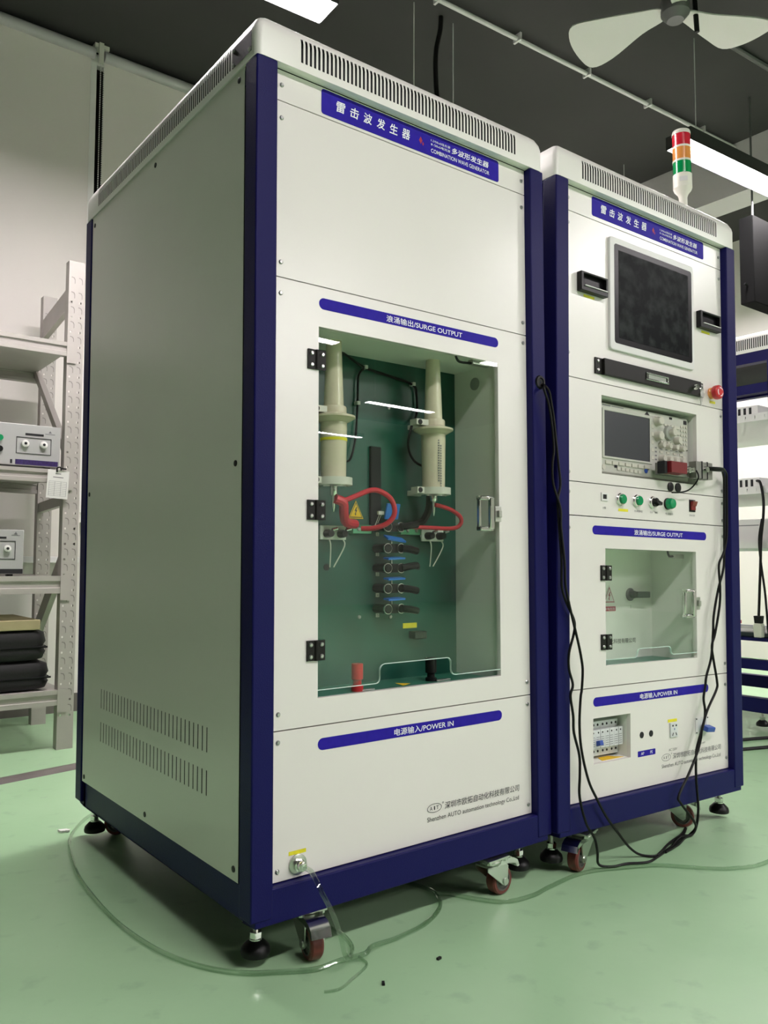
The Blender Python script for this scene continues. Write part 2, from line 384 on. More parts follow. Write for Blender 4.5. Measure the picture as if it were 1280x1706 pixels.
# ------------------------------------------------------------------ ceiling fan, wires, cords
fan = thing('ceiling_fan', 'pale three-bladed ceiling fan under the dark ceiling above right cabinet', 'fan', (2.33, .60, 3.13))
MB().lathe([(.03, .32), (.045, .30), (.012, .26), (.012, .09), (.05, .07), (.06, .03), (.06, -.02), (.035, -.05)], n=20).build('motor', M['fanbody'], fan)
for k in range(3):
    a = math.radians(110+120*k); cp = [(.05, -.03), (.16, -.07), (.32, -.155), (.42, -.17), (.455, -.09), (.46, .03), (.42, .11), (.30, .095), (.15, .06), (.05, .03)]; pl = []
    for q in range(len(cp)):
        p0, p1, p2, p3 = (Vector(cp[(q+d) % len(cp)]) for d in (-1, 0, 1, 2))
        for t in (0, .25, .5, .75): pl.append(tuple(0.5*((2*p1)+(p2-p0)*t+(2*p0-5*p1+4*p2-p3)*t*t+(3*p1-p0-3*p2+p3)*t**3)))
    b = MB(); R = Matrix.Rotation(a, 3, 'Z') @ Matrix.Rotation(.16, 3, 'X')
    n0 = len(b.v)
    for dz in (-.003, .003):
        for px, py in pl: b.v.append(tuple(R @ Vector((px, py, dz))))
    m_ = len(pl)
    for q in range(m_): b.f.append((q, (q+1) % m_, m_+(q+1) % m_, m_+q))
    b.f.append(tuple(reversed(range(m_)))); b.f.append(tuple(range(m_, 2*m_)))
    b.build('blade', M['fanblade'], fan)
tag(MB().tube([(2.42, .60, 3.45), (2.44, .58, 3.30), (2.42, .56, 3.15), (2.43, .56, 3.05)], .011).build('hanging_cable', M['cable']), 'thick black cord hanging from the ceiling beside the fan', 'cord')
tag(MB().tube([(3.42, 1.30, 3.44), (3.42, 1.30, 3.2), (3.43, 1.30, 2.9), (3.40, 1.31, 2.62)], .012).build('power_cord', M['cable']), 'black drop cord hanging behind the signal tower', 'cord') if False else None
for x, y, z, l in ((1.697, 1.6, 1.9, 'thin suspension wire over the left cabinet, left of the black cord'), (1.951, 1.6, 1.9, 'thin suspension wire over the left cabinet, right of the black cord')):
    tag(MB().cyl((x, y, z), (x, y, CZ), .0032, n=6).build('suspension_wire', M['conduit']), l, 'wire')
tag(MB().tube([(1.87, 1.6, CZ), (1.865, 1.6, 3.38), (1.84, 1.6, 3.27), (1.835, 1.6, 3.15), (1.85, 1.6, 3.0), (1.90, 1.6, 2.86), (1.93, 1.6, 2.7), (1.93, 1.6, 1.95)], .012).build('hanging_cable', M['cable']), 'black cord drooping from the ceiling between two thin wires', 'cord')
lp = thing('cable_tray', 'grey wire-hung tray hidden behind the tall left cabinet', 'tray', (1.83, 1.6, 1.88))
MB().box(-.3, .3, -.1, .1, 0, .02).build('tray_base', M['conduit'], lp)
MB().box(-.3, .3, -.1, -.096, .02, .06).box(-.3, .3, .096, .1, .02, .06).build('tray_lip', M['conduit'], lp)
vd = MB().cyl((0, 0, 0), (0, 0, .62), .010, n=8); vd.cyl((0, 0, .52), (0, 0, .62), .02, n=10)
tag(vd.build('cable_drop', M['fanbody'], loc=(3.55, .72, 2.83)), 'dark cable drop hanging from the ceiling above the strip lamp', 'cord')

# ------------------------------------------------------------------ cabinets
PW = .046; Z0, ZP, ZR, ZT, ZC = .070, .0816, .134, 1.690, 1.783; RC = .020
def cap_mesh(W=.8, D=1.0, fs=(.10, .70), ss=(.112, .897), pitch=.01, slot=.0052):
    """hood with rounded edges and real vent slots on the front and both sides"""
    prof = [(.020, ZT, 0), (0.0, ZT, 0), (0.0, 1.706, 0), (0.0, 1.744, 1), (.0022, 1.7545, 1), (.010, 1.770, 0), (.020, 1.779, 0), (.036, ZC, 0)]
    def brk(a, b):
        n = int(round((b-a)/pitch)); o = []
        for k in range(n+1):
            c = a+(b-a)*k/n; o.append((c-slot/2, c+slot/2))
        return o
    bf, bs = brk(*fs), brk(*ss)
    ref = None; b = MB(); rings = []
    for d, z, _ in prof:
        r = max(.014-d*.1, .006); pts = []; slots = []
        def corner(cx, cy, a0):
            for k in range(5):
                a = math.radians(a0+90*k/4); pts.append((cx+r*math.cos(a), cy+r*math.sin(a), z))
        corner(d+r, d+r, 180)
        for a, c in bf:
            slots.append(len(pts)); pts += [(a, d, z), (c, d, z)]
        corner(W-d-r, d+r, 270)
        for a, c in bs:
            slots.append(len(pts)); pts += [(W-d, a, z), (W-d, c, z)]
        corner(W-d-r, D-d-r, 0); corner(d+r, D-d-r, 90)
        for a, c in reversed(bs):
            slots.append(len(pts)); pts += [(d, c, z), (d, a, z)]
        rings.append(pts); ref = set(slots)
    n = len(rings[0])
    for p in rings: b.v += p
    for k in range(len(prof)-1):
        for i in range(n):
            if k in (2, 3) and i in ref: continue
            j = (i+1) % n; b.f.append((k*n+i, k*n+j, (k+1)*n+j, (k+1)*n+i))
    b.f.append(tuple((len(prof)-1)*n+i for i in range(n)))
    return b
CAPME = cap_mesh().mesh('hood', M['cap'], 50)
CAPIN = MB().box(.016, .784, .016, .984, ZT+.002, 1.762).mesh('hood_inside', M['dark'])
sb = MB().lathe([(.0045, 0), (.0045, -.0015), (.003, -.003)], axis='y', n=10)
SCREW = sb.mesh('screw', M['screw'])
SCREWB = MB().lathe([(.0065, .001), (.006, -.0015), (.0025, -.002)], axis='y', n=10).mesh('screw', M['screwblack'])
POST = MB().box(0, PW, 0, PW, ZP, ZT).mesh('post', M['navy'])

def slot_plate(holes_rows, x0, x1, z0, z1, t):
    h = []
    for a, b, n, za, zb, wd in holes_rows:
        for k in range(n):
            c = a+(b-a)*k/(n-1); h.append((c-wd/2, c+wd/2, za, zb))
    return MB().plate(x0, x1, z0, z1, 0, t, h)

def caster_mesh():
    base = MB(); base.box(-.034, .034, -.029, .029, -.004, 0); base.lathe([(.024, -.016), (.026, -.010), (.024, -.004)], n=18)
    for s in (-1, 1):
        for t in (-1, 1): base.lathe([(.006, -.010), (.006, -.004)], (s*.026, t*.021, 0), n=6)
    for s in (-1, 1):
        base.prism([(-.028, -.016), (.030, -.016), (.040, -.026), (.037, -.064), (.030, -.069), (.020, -.064), (-.028, -.026)], s*.0165, s*.0195)
    base.box(-.028, .030, -.0195, .0195, -.019, -.016)
    base.lathe([(.008, -.0225), (.008, .0225)], (.029, 0, -.0585), axis='y', n=10)
    return base
CASTER = caster_mesh().mesh('caster', M['fork'])
WHEEL = MB().lathe([(.0215, -.013), (.0285, -.013), (.0315, -.009), (.0315, .009), (.0285, .013), (.0215, .013)], axis='y', n=28, caps=False).mesh('tyre', M['redbrown'])
HUB = MB().lathe([(.004, -.0135), (.010, -.0135), (.011, -.010), (.018, -.010), (.0195, -.0135), (.0225, -.0135), (.0225, .0135), (.0195, .0135), (.018, .010), (.011, .010), (.010, .0135), (.004, .0135)], axis='y', n=24).mesh('wheel_hub', M['hub'])
PED = MB().prism([(.005, -.012), (.030, -.008), (.058, -.012), (.072, -.020), (.078, -.034), (.072, -.036), (.064, -.026), (.050, -.022), (.030, -.021), (.005, -.022)], -.020, .020).mesh('brake_pedal', M['chrome'])
def caster(root, x, y, ang, zb):
    """zb = local height of the floor under the wheel; plate sits right under the base frame"""
    c = inst(CASTER, 'caster', root, (x, y, zb+.090), (0, 0, ang))
    inst(WHEEL, 'tyre', c, (.029, 0, -.0585)); inst(HUB, 'wheel_hub', c, (.029, 0, -.0585)); inst(PED, 'brake_pedal', c, (0, 0, 0))
FPAD = MB().lathe([(.027, -.002), (.028, .004), (.026, .012), (.016, .022), (.010, .026)], n=22).mesh('levelling_foot', M['black'])
FSH = MB().lathe([(.0055, .024), (.0055, .068)], n=10).lathe([(.016, .067), (.016, .0705)], n=16).mesh('foot_shaft', M['steel'])
FNUT = MB().lathe([(.012, .028), (.012, .039)], n=6).lathe([(.012, .024), (.012, .027)], n=14).mesh('foot_nut', M['chrome'])
def foot(root, x, y):
    f = inst(FPAD, 'levelling_foot', root, (x, y, 0)); inst(FSH, 'foot_shaft', f, (0, 0, 0)); inst(FNUT, 'foot_nut', f, (0, 0, 0))

def cabinet(name, label, loc, rot):
    t = thing(name, label, 'cabinet', loc, rot)
    for x in (0, .8-PW):
        for y in (0, 1-PW):
            o = inst(POST, 'post', t, (x, y, 0)); bm_ = o.modifiers.new('bevel', 'BEVEL'); bm_.width = .003; bm_.segments = 2; bm_.limit_method = 'ANGLE'
    fb = MB(); fb.box(.010, .79, .002, .046, Z0, ZR); fb.box(.010, .79, .944, .99, Z0, ZR); fb.box(.010, .056, .046, .944, Z0, ZR); fb.box(.744, .79, .046, .944, Z0, ZR)
    fb.build('base_frame', M['navy'], t, bevel=.0025)
    fr = MB(); fr.box(.012, PW, PW, 1-PW, ZT-.03, ZT); fr.box(.8-PW, .788, PW, 1-PW, ZT-.03, ZT); fr.box(PW, .8-PW, .03, PW, ZT-.03, ZT); fr.build('top_rail', M['navy'], t)
    h = inst(CAPME, 'hood', t, (0, 0, 0)); inst(CAPIN, 'hood_inside', h, (0, 0, 0))
    # side panels with two rows of slots
    sp = slot_plate([(.192, .812, 31, .351, .400, .0044), (.192, .812, 31, .267, .316, .0044)], .052, .948, .139, 1.688, .0003)
    me = sp.mesh('side_panel', M['white'])
    for xx, rz, mirror in ((.002, -PI/2, False), (.798, PI/2, True)):
        o = inst(me, 'side_panel', t, (xx, 1.0 if not mirror else 0, 0), (0, 0, rz))
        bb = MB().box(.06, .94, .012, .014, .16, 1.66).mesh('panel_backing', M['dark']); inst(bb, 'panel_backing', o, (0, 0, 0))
        for py, pz in ((.926, 1.67), (.503, 1.665), (.07, 1.662), (.924, .915), (.067, .911), (.93, .16), (.497, .156), (.068, .153)):
            inst(SCREWB, 'screw', o, (py, 0, pz))
    MB().box(.05, .75, .985, .99, .14, ZT-.02).build('rear_panel', M['white'], t)
    return t
def panel(t, z0, z1, holes=(), screws=(), y=RC, material='white'):
    o = MB().plate(PW+.0012, .8-PW-.0012, z0+.0012, z1-.0012, y, y+.012, holes).build('front_panel', M[material], t)
    for x, z in screws: inst(SCREW, 'screw', o, (x, y, z), (0, random.random()*6, 0))
    return o
def pill(t, z, body, x0=.154, x1=.657, r=.0115, h=.014, xc=None, wd=.15):
    b = MB().prism(rrect(x0, x1, z-r, z+r, r*.98, 8), RC-.0006, RC+.0002).build('label_bar', M['bluelabel'], t, smooth=0)
    text('lettering', body, xc or (x0+x1)/2-.01, z-h*.52, h, RC-.0009, M['whiteink'], b, 'CENTER', wd, .008)
    return b
def banner(t, z0=1.633, z1=1.685, x0=.158, x1=.664):
    b = MB().prism(rrect(x0, x1, z0, z1, .006), RC-.0008, RC+.0002).build('title_banner', M['bluelabel'], t, smooth=0)
    y = RC-.0012
    for k, ch in enumerate('雷击波发生器'):
        text('lettering', ch, x0+.036+k*.0345, z0+.0155, .0225, y, M['whiteink'], b, width=.0225, bold=.016, shear=.12)
    e = MB().prism([(x0+.257, z0+.026), (x0+.262, z0+.018), (x0+.267, z0+.0265), (x0+.262, z0+.035)], y, y+.0003); e.prism([(x0+.266, z0+.020), (x0+.2685, z0+.016), (x0+.271, z0+.0205), (x0+.2685, z0+.025)], y, y+.0003)
    e.build('emblem', M['redink'], b, smooth=0)
    text('lettering', '1.2/50uS组合波', x0+.292, z0+.0335, .0062, y, M['whiteink'], b, width=.058)
    text('lettering', '8 /20uS电流波', x0+.292, z0+.0245, .0062, y, M['whiteink'], b, width=.058)
    text('lettering', '多波形发生器', x0+.354, z0+.0245, .0150, y, M['whiteink'], b, width=.118, bold=.014, shear=.12)
    text('lettering', 'COMBINATION WAVE GENERATOR', x0+.292, z0+.0085, .0092, y, M['whiteink'], b, width=.182, bold=.004)
    return b
def company(t, ink, x0=.430, z0=.176, k=1.0):
    y = RC-.0006
    n = 28; ell = lambda a, b: [(x0+.0205+a*math.cos(2*PI*i/n), z0+.0255+b*math.sin(2*PI*i/n)) for i in range(n)]
    e = MB(); A, B = ell(.0205, .0095), ell(.0192, .0084)
    for i in range(n):
        j = (i+1) % n; e.quad((*A[i][:1], y, A[i][1]), (A[j][0], y, A[j][1]), (B[j][0], y, B[j][1]), (B[i][0], y, B[i][1]))
    lo = e.build('company_mark', M[ink], t, smooth=0)
    text('lettering', 'A', x0+.0075, z0+.0215, .0080, y, M[ink], lo, width=.0075)
    text('lettering', 'I', x0+.0190, z0+.0215, .0080, y, M[ink], lo, width=.0030)
    text('lettering', 'T', x0+.0255, z0+.0215, .0080, y, M[ink], lo, width=.0075)
    text('lettering', '®', x0+.0425, z0+.0310, .0045, y, M[ink], lo)
    text('lettering', '深圳市欧拓自动化科技有限公司', x0+.050, z0+.0175, .0155, y, M[ink], lo, width=.232, bold=.004, shear=.1)
    text('lettering', 'Shenzhen AUTO automation technology Co.,Ltd', x0, z0-.0045, .0130, y, M[ink], lo, width=.280)
    return lo
HINGE = MB().box(-.0205, -.0025, -.004, 0, -.0195, .0195).box(.0025, .0205, -.004, 0, -.0195, .0195).mesh('hinge', M['blackmetal'])
HPIN = MB().cyl((0, -.003, -.0195), (0, -.003, .0195), .0042, n=12).mesh('hinge_pin', M['blackmetal'])
def hinge(t, x, z):
    h = inst(HINGE, 'hinge', t, (x, RC, z)); inst(HPIN, 'hinge_pin', h, (0, 0, 0))
    for sx in (-.0125, .0125):
        for sz in (-.0115, .0115): inst(SCREW, 'screw', h, (sx, -.004, sz))
def latch(t, x, z):
    b = MB(); b.box(-.020, .020, -.016, 0, .030, .040); b.box(-.020, .020, -.016, 0, -.040, -.030); b.box(.006, .020, -.020, -.012, -.036, .036); b.box(-.020, -.012, -.010, -.002, -.036, .036)
    o = b.build('door_handle', M['chrome'], t, bevel=.002, loc=(x, RC+.002, z))
    k = MB(); k.box(.030, .050, -.010, 0, -.018, .018); k.box(.036, .046, -.016, -.008, -.008, .008)
    k.build('door_latch', M['steel'], t, bevel=.001, loc=(x, RC, z))
def pane(t, x0, x1, z0, z1, n0, n1, nh):
    """clear door leaf with a cable notch in its lower edge"""
    r = .012
    out = [(x1, z0), (x1, z1), (x0, z1), (x0, z0), (n0-.020, z0)]
    def arc(cx, cz, a0, a1):
        return [(cx+r*math.cos(math.radians(a0+(a1-a0)*k/4)), cz+r*math.sin(math.radians(a0+(a1-a0)*k/4))) for k in range(5)]
    out = [(x1, z0), (x1, z1), (x0, z1), (x0, z0)]
    edge = [(n0-.018, z0)] + arc(n0-.018, z0+r, -90, 0) + arc(n0+.006, nh-r, 180, 90) + arc(n1-.006, nh-r, 90, 0) + arc(n1+.018, z0+r, 180, 270)
    y0, y1 = RC+.001, RC+.006
    g = MB()
    # front and back faces split into three simple convex-ish strips
    mid = nh
    for y in (y0, y1):
        left = [(x0, z0)] + [p for p in edge[:11]] + [(x0, nh)]
        right = [p for p in edge[11:]] + [(x1, z0), (x1, nh)]
        for poly in (left, right, [(x0, nh), (x1, nh), (x1, z1), (x0, z1)]):
            n = len(g.v); g.v += [(a, y, b) for a, b in poly]; g.f.append(tuple(range(n, n+len(poly))))
    o = g.build('door_pane', M['pane'], t, smooth=0, label='clear tinted door pane with a notched lower edge')
    # thin polished edge of the pane
    e = MB(); path = [(x0, z0)] + edge + [(x1, z0)]
    for a, b in zip(path[:-1], path[1:]):
        if abs(a[0]-b[0])+abs(a[1]-b[1]) < 1e-6: continue
        e.quad((a[0], y0-.0002, a[1]), (b[0], y0-.0002, b[1]), (b[0], y1+.0002, b[1]), (a[0], y1+.0002, a[1]))
        e.quad((a[0], y0-.0002, a[1]), (b[0], y0-.0002, b[1]), (b[0], y0-.0002, b[1]+.0018), (a[0], y0-.0002, a[1]+.0018))
    e.build('pane_edge', M['paneedge'], o, smooth=0)
def interior(t, x0, x1, z0, z1, yb, back, floor_m):
    w = MB(); w.box(x1, x1+.003, RC+.012, yb, z0, z1); w.box(x0-.003, x0, RC+.012, yb, z0, z1); w.box(x0, x1, RC+.012, yb, z1, z1+.003)
    w.build('bay_wall', M['inner'], t)
    MB().box(x0, x1, yb, yb+.004, z0, z1).build('bay_back_board', M[back], t)
    MB().box(x0, x1, RC+.008, yb, z0-.004, z0).build('bay_floor', M[floor_m], t)
SCR_L, SCR_R = .0655, .742

# ---- cabinet A (left) -------------------------------------------------------
A = cabinet('surge_cabinet', 'tall cream and navy surge generator cabinet nearest, on the left', (0, 0, .02), (0, -.0061, 0))
panel(A, 1.626, ZT-.001, (), [(SCR_L, 1.658), (SCR_R, 1.659)])
panel(A, 1.2755, 1.626, (), [(SCR_L, 1.592), (SCR_L, 1.305), (SCR_R, 1.593), (SCR_R, 1.306)])
panel(A, .411, 1.2755, [(.1535, .6555, .4635, 1.194)], [(SCR_L, 1.244), (SCR_L, .442), (SCR_R, 1.256), (SCR_R, .442)])
panel(A, ZR+.001, .411, (), [(SCR_L, .390), (SCR_L, .155), (SCR_R, .390), (SCR_R, .157)])
banner(A); pill(A, 1.2415, '浪涌输出/SURGE OUTPUT', wd=.218, h=.0145, xc=.432); pill(A, .3745, '电源输入/POWER IN', wd=.165, h=.0145, xc=.424)
company(A, 'blackink')
for z in (1.1255, .828, .5555): hinge(A, .1475, z)
latch(A, .603, .8365)
interior(A, .120, .664, .455, 1.197, .18, 'greenboard', 'greenfloor')
pane(A, .154, .655, .4775, 1.1935, .313, .497, .516)
# name plate on the hood's left side
npb = MB(); npb.quad((-.0012, .020, 1.703), (-.0012, .100, 1.703), (-.0012, .100, 1.7445), (-.0012, .020, 1.7445)); npb.quad((-.0012, .020, 1.7445), (-.0012, .100, 1.7445), (.0013, .100, 1.7545), (.0013, .020, 1.7545))
npo = npb.build('name_plate', M['blackmetal'], A, smooth=0, label='black name plate')
for py, pz in ((.027, 1.708), (.093, 1.708), (.093, 1.739)): inst(SCREW, 'screw', npo, (-.0012, py, pz), (0, 0, -PI/2))
# hose gland and its sticker
g = MB().lathe([(.019, 0), (.019, -.003), (.0165, -.004)], axis='y', n=24).build('hose_gland', M['steel'], A, loc=(.109, RC, .160))
MB().lathe([(.0115, 0), (.0115, -.008), (.009, -.009), (.009, -.017), (.0075, -.018)], axis='y', n=20).build('gland_nut', M['chrome'], g, loc=(0, -.003, 0))
s = MB().box(.090, .128, RC-.0006, RC, .1785, .1855).build('yellow_sticker', M['yellow'], A, label='yellow sticker above the hose gland')
gr = MB().lathe([(.009, -.001), (.0105, -.004), (.015, -.004), (.017, 0)], axis='y', n=24, caps=False).build('cable_grommet', M['black'], A, loc=(.7796, 0, 1.161))
MB().lathe([(.0092, -.0012), (.002, -.0011)], axis='y', n=20, caps=False).build('grommet_hole', M['dark'], gr)
for a in ((.145, .045, -1.75, -.0206), (.617, .022, .06, -.0237), (.12, .93, 2.4, -.0206), (.68, .93, .9, -.0241)): caster(A, *a)
for x, y in ((.046, .064), (.040, .953), (.752, .064), (.752, .953)): foot(A, x, y)

# interior of the left bay: insulator tubes
def insulator(x, zf, zb, ztip, label=None):
    y = .105
    o = MB().lathe([(.0165, 1.197), (.0215, zf+.020), (.0225, zf+.02), (.0285, zf-.004), (.0285, zf-.025), (.0265, zb+.004)], (x, y, 0), n=28).build('insulator_tube', M['tube'], A)
    MB().lathe([(.026, zf+.022), (.0275, zf+.019), (.0275, zf+.007), (.034, zf+.005), (.0465, zf+.001), (.0465, zf-.003), (.034, zf-.010), (.0285, zf-.013)], (x, y, 0), n=32).build('flange', M['tube'], o)
    c = MB().lathe([(.040, zb-.008), (.040, zb+.008)], (x, y, 0), n=28); c.box(x-.058, x, y-.012, y+.012, zb-.006, zb+.008); c.box(x-.018, x+.018, y, .18, zb-.006, zb+.006)
    c.build('clamp_ring', M['ring'], o)
    for zq in (zb+.001, zf+.012): inst(SCREWB, 'clamp_screw', o, (x-.050, y-.012, zq))
    c = MB(); c.box(x-.060, x-.024, y-.012, y+.012, zf+.006, zf+.019); c.box(x-.016, x+.016, y, .18, zf+.008, zf+.018); c.build('clamp_arm', M['ring'], o)
    MB().lathe([(.030, zb-.012), (.030, zb-.008)], (x, y, 0), n=24).lathe([(.0075, ztip+.028), (.0085, ztip+.030), (.0085, zb-.012)], (x, y, 0), n=14).lathe([(.001, ztip-.006), (.0035, ztip+.006), (.0045, ztip+.028)], (x, y, 0), n=12).build('electrode_tip', M['chrome'], o)
    return o
IL = insulator(.247, 1.034, .896, .838); IR = insulator(.527, 1.034, .889, .838)
for k, (dz, hh) in enumerate(((.10, .05), (.03, .06))):   # tiny print running down the right tube
    pass
pr = MB()
for k in range(14): pr.lathe([(.0287, -.0013), (.0287, .0013)], (.527, .105, 1.002-k*.0065), n=28, caps=False)
bm_v = []; 
prn = MB()
for k in range(17):
    for a0 in (-1.85, -1.65):
        R_ = .0289; z = 1.003-k*.0058-(.012 if a0 > -1.7 else 0); w_ = .05+.03*random.random()
        a, b_ = a0-w_, a0+w_
        prn.quad((.527+R_*math.cos(a), .105+R_*math.sin(a), z), (.527+R_*math.cos(b_), .105+R_*math.sin(b_), z), (.527+R_*math.cos(b_), .105+R_*math.sin(b_), z+.0036), (.527+R_*math.cos(a), .105+R_*math.sin(a), z+.0036))
prn.build('printed_marks', M['greyink'], IR, smooth=0)
yl = MB().lathe([(.0289, -.003), (.0289, .003)], (.247, .105, .985), n=28, caps=False).build('yellow_band', M['yellow'], IL)
# dark slot, hanging wires, clips on the green board
MB().box(.396, .426, .174, .1795, .80, .992).box(.396, .399, .172, .18, .80, .992).build('board_slot', M['dark'], A)
bw = MB().tube([(.300, .165, 1.20), (.335, .17, 1.188), (.378, .172, 1.172), (.443, .172, 1.163), (.520, .172, 1.151), (.532, .172, 1.128), (.531, .17, 1.082), (.505, .16, 1.042), (.496, .16, .998), (.508, .15, .962), (.535, .135, .948)], .0030, 7).build('bay_wire', M['cable'], A)
MB().tube([(.378, .172, 1.172), (.360, .172, 1.149), (.357, .172, 1.087), (.350, .17, 1.005), (.328, .16, .955), (.275, .12, .945)], .0026, 7).build('bay_wire', M['cable'], A)
for x, z in ((.379, 1.173), (.521, 1.152), (.357, 1.087)): MB().box(x-.004, x+.004, .166, .18, z-.004, z+.004).build('cable_clip', M['paper'], A)
MB().tube([(.527, .12, .888), (.545, .14, .878), (.550, .15, .850), (.540, .16, .823), (.515, .16, .814)], .009, 9).build('bay_cable', M['cable'], A, label='thick black cable')
MB().tube([(.247, .10, .862), (.268, .098, .857), (.294, .095, .866), (.337, .09, .882), (.369, .09, .877), (.393, .09, .860), (.399, .09, .832), (.386, .10, .811), (.365, .12, .801), (.345, .14, .800)], .0058, 9).build('high_voltage_lead', M['red'], A, label='red high voltage lead')
MB().tube([(.247, .10, .86), (.268, .10, .852), (.277, .11, .831), (.297, .13, .813), (.335, .15, .810)], .0105, 10).build('high_voltage_lead', M['red'], A, label='thick red lead')
MB().tube([(.527, .10, .858), (.545, .098, .855), (.574, .095, .847), (.601, .095, .832), (.607, .10, .816), (.590, .11, .805), (.526, .13, .806), (.480, .15, .808)], .0050, 9).build('high_voltage_lead', M['red'], A, label='red high voltage lead')
for x0, x1 in ((.340, .392), (.478, .544)):
    o = MB().box(x0, x1, .165, .18, .790, .810).build('terminal_block', M['pcb'], A, bevel=.001)
    for k in range(2): inst(SCREW, 'screw', o, (x0+(x1-x0)*(.3+.4*k), .165, .800))
for px, x0 in ((0, .250), (1, .538)):
    o = MB().box(x0, x0+.068, .160, .166, .775, .806).box(x0+.01, x0+.058, .166, .18, .785, .80).build('binding_plate', M['inner'], A, bevel=.001)
    for k in range(2):
        cx = x0+.016+k*.036
        b = MB().lathe([(.009, 0), (.009, -.012), (.0075, -.020)], axis='y', n=14).build('binding_post', M['black'], o, loc=(cx, .160, .788))
        MB().tube([(cx, .150, .776), (cx+.004, .150, .76), (cx+(.012 if k == 0 else -.014), .165, .715)], .0016, 6).build('thin_lead', M['ring'], o)
        MB().cyl((cx+.003, .142, .796), (cx+.016, .142, .799), .0035, n=8).build('lead_pin', M['chrome'], o)
# numbered row of jumper clips
for k, zz in enumerate((.8055, .757, .712, .666, .620)):
    o = MB().box(.410, .452, .135, .152, zz-.010, zz+.010).cyl((.414, .18, zz), (.414, .13, zz), .010, n=12).cyl((.452, .18, zz), (.452, .13, zz), .010, n=12).build('jumper_clip', M['black'], A, bevel=.001)
    tl = [(.452, .128, zz), (.470, .122, zz+(.004 if k in (0, 2) else -.002)), (.492, .125, zz+(.006 if k in (0, 2) else -.006))]
    MB().tube(tl, .0085, 9).build('clip_lever', M['black'], o)
    MB().lathe([(.0115, -.002), (.0115, .002)], (.414, .134, zz), axis='y', n=14).lathe([(.0115, -.002), (.0115, .002)], (.452, .134, zz), axis='y', n=14).build('clip_washer', M['chrome'], o)
    if k == 0: MB().obox((.440, .150, .842), (.040, .004, .036), (.25, 0, .08)).build('clip_flag', M['bluepl'], o)
    elif k == 1: MB().obox((.432, .130, .7785), (.052, .020, .004), (.45, .12, .0)).build('clip_flag', M['bluepl'], o)
    else: MB().obox((.434, .135, zz+.0225), (.048, .020, .004), (.12, -.03, 0)).build('clip_flag', M['bluepl'], o)
    MB().cyl((.430, .14, zz+.008), (.430, .14, zz+.022), .0015, n=6).build('flag_pin', M['chrome'], o)
    nb = MB().box(.4145, .4235, .1785, .18, (.790, .744, .698, .650, .604)[k]-.0045, (.790, .744, .698, .650, .604)[k]+.0045).build('number_tag', M['paper'], A, smooth=0)
    text('lettering', str(k+1), .419, (.790, .744, .698, .650, .604)[k]-.003, .006, .178, M['blackink'], nb, 'CENTER')
MB().obox((.414, .16, .838), (.016, .006, .008)).cyl((.412, .16, .838), (.404, .17, .806), .0008, n=5).cyl((.418, .16, .838), (.408, .17, .806), .0008, n=5).build('small_tag', M['ring'], A)
for x, z in ((.279, .715), (.540, .714)):
    MB().lathe([(.0075, 0), (.0075, -.001)], (x, .1795, z), axis='y', n=14).build('board_hole', M['dark'], A)
for x, z in ((.368, .602), (.457, .599), (.453, 1.088)): inst(SCREW, 'board_screw', A, (x, .18, z))
MB().box(.494, .536, .1785, .18, .570, .582).build('yellow_sticker', M['yellow'], A, label='yellow label strip on green board')
MB().box(.512, .548, .155, .18, .545, .563).build('black_socket', M['black'], A, bevel=.002)
def warn(t, cx, z0, wd, y, mt='warnyellow', ink='blackink'):
    h = wd*.98
    o = MB().prism([(cx-wd/2, z0), (cx+wd/2, z0), (cx, z0+h)], y-.0006, y).build('warning_sticker', M[mt], t, smooth=0)
    # black outline and lightning bolt
    e = MB(); k = .86
    a = [(cx-wd/2*k, z0+h*.055), (cx+wd/2*k, z0+h*.055), (cx, z0+h*.93)]; k2 = .76
    b = [(cx-wd/2*k2, z0+h*.10), (cx+wd/2*k2, z0+h*.10), (cx, z0+h*.84)]
    for i in range(3):
        j = (i+1) % 3; e.quad((a[i][0], y-.0009, a[i][1]), (a[j][0], y-.0009, a[j][1]), (b[j][0], y-.0009, b[j][1]), (b[i][0], y-.0009, b[i][1]))
    bolt = [(.02, .62), (-.10, .40), (-.01, .42), (-.06, .26), (-.10, .27), (-.02, .14), (.02, .25), (-.02, .25), (.09, .48), (.01, .46), (.08, .62)]
    n = len(e.v); e.v += [(cx+u_*wd, y-.0009, z0+v_*h+.02*h) for u_, v_ in bolt]; e.f.append(tuple(range(n, n+len(bolt))))
    e.build('warning_mark', M[ink], o, smooth=0)
    return o
wn = warn(A, .358, .824, .042, .1795)
fw = MB().prism([(.418, .085), (.452, .102), (.428, .125)], .455, .4556, 'xy').build('warning_sticker', M['warnyellow'], A, smooth=0)
# output terminals on the bay floor
o = MB().lathe([(.013, .455), (.013, .466), (.009, .468), (.009, .478), (.0125, .480), (.0125, .512)], (.298, .09, 0), n=16).build('output_terminal', M['estop'], A, label='red output terminal')
MB().box(.300, .335, .078, .086, .4555, .4585).build('terminal_lug', M['steel'], o)
o = MB().lathe([(.013, .455), (.013, .462), (.009, .464), (.009, .472), (.013, .474), (.013, .508)], (.516, .105, 0), n=16).build('output_terminal', M['black'], A, label='black output terminal')
MB().box(.520, .560, .088, .096, .4555, .4585).build('terminal_lug', M['steel'], o)
o = MB().box(.655, .6635, .0, .001, 0, .001).build('bay_marker', M['dark'], A) if False else None
MB().lathe([(.0155, -.0015), (.0155, 0)], (.6638, .1064, 1.1599), axis='x', n=22).build('wall_hole', M['scopedk'], A)
o = MB().box(.590, .645, .036, .052, 1.186, 1.197).build('door_sensor', M['steel'], A, bevel=.001)
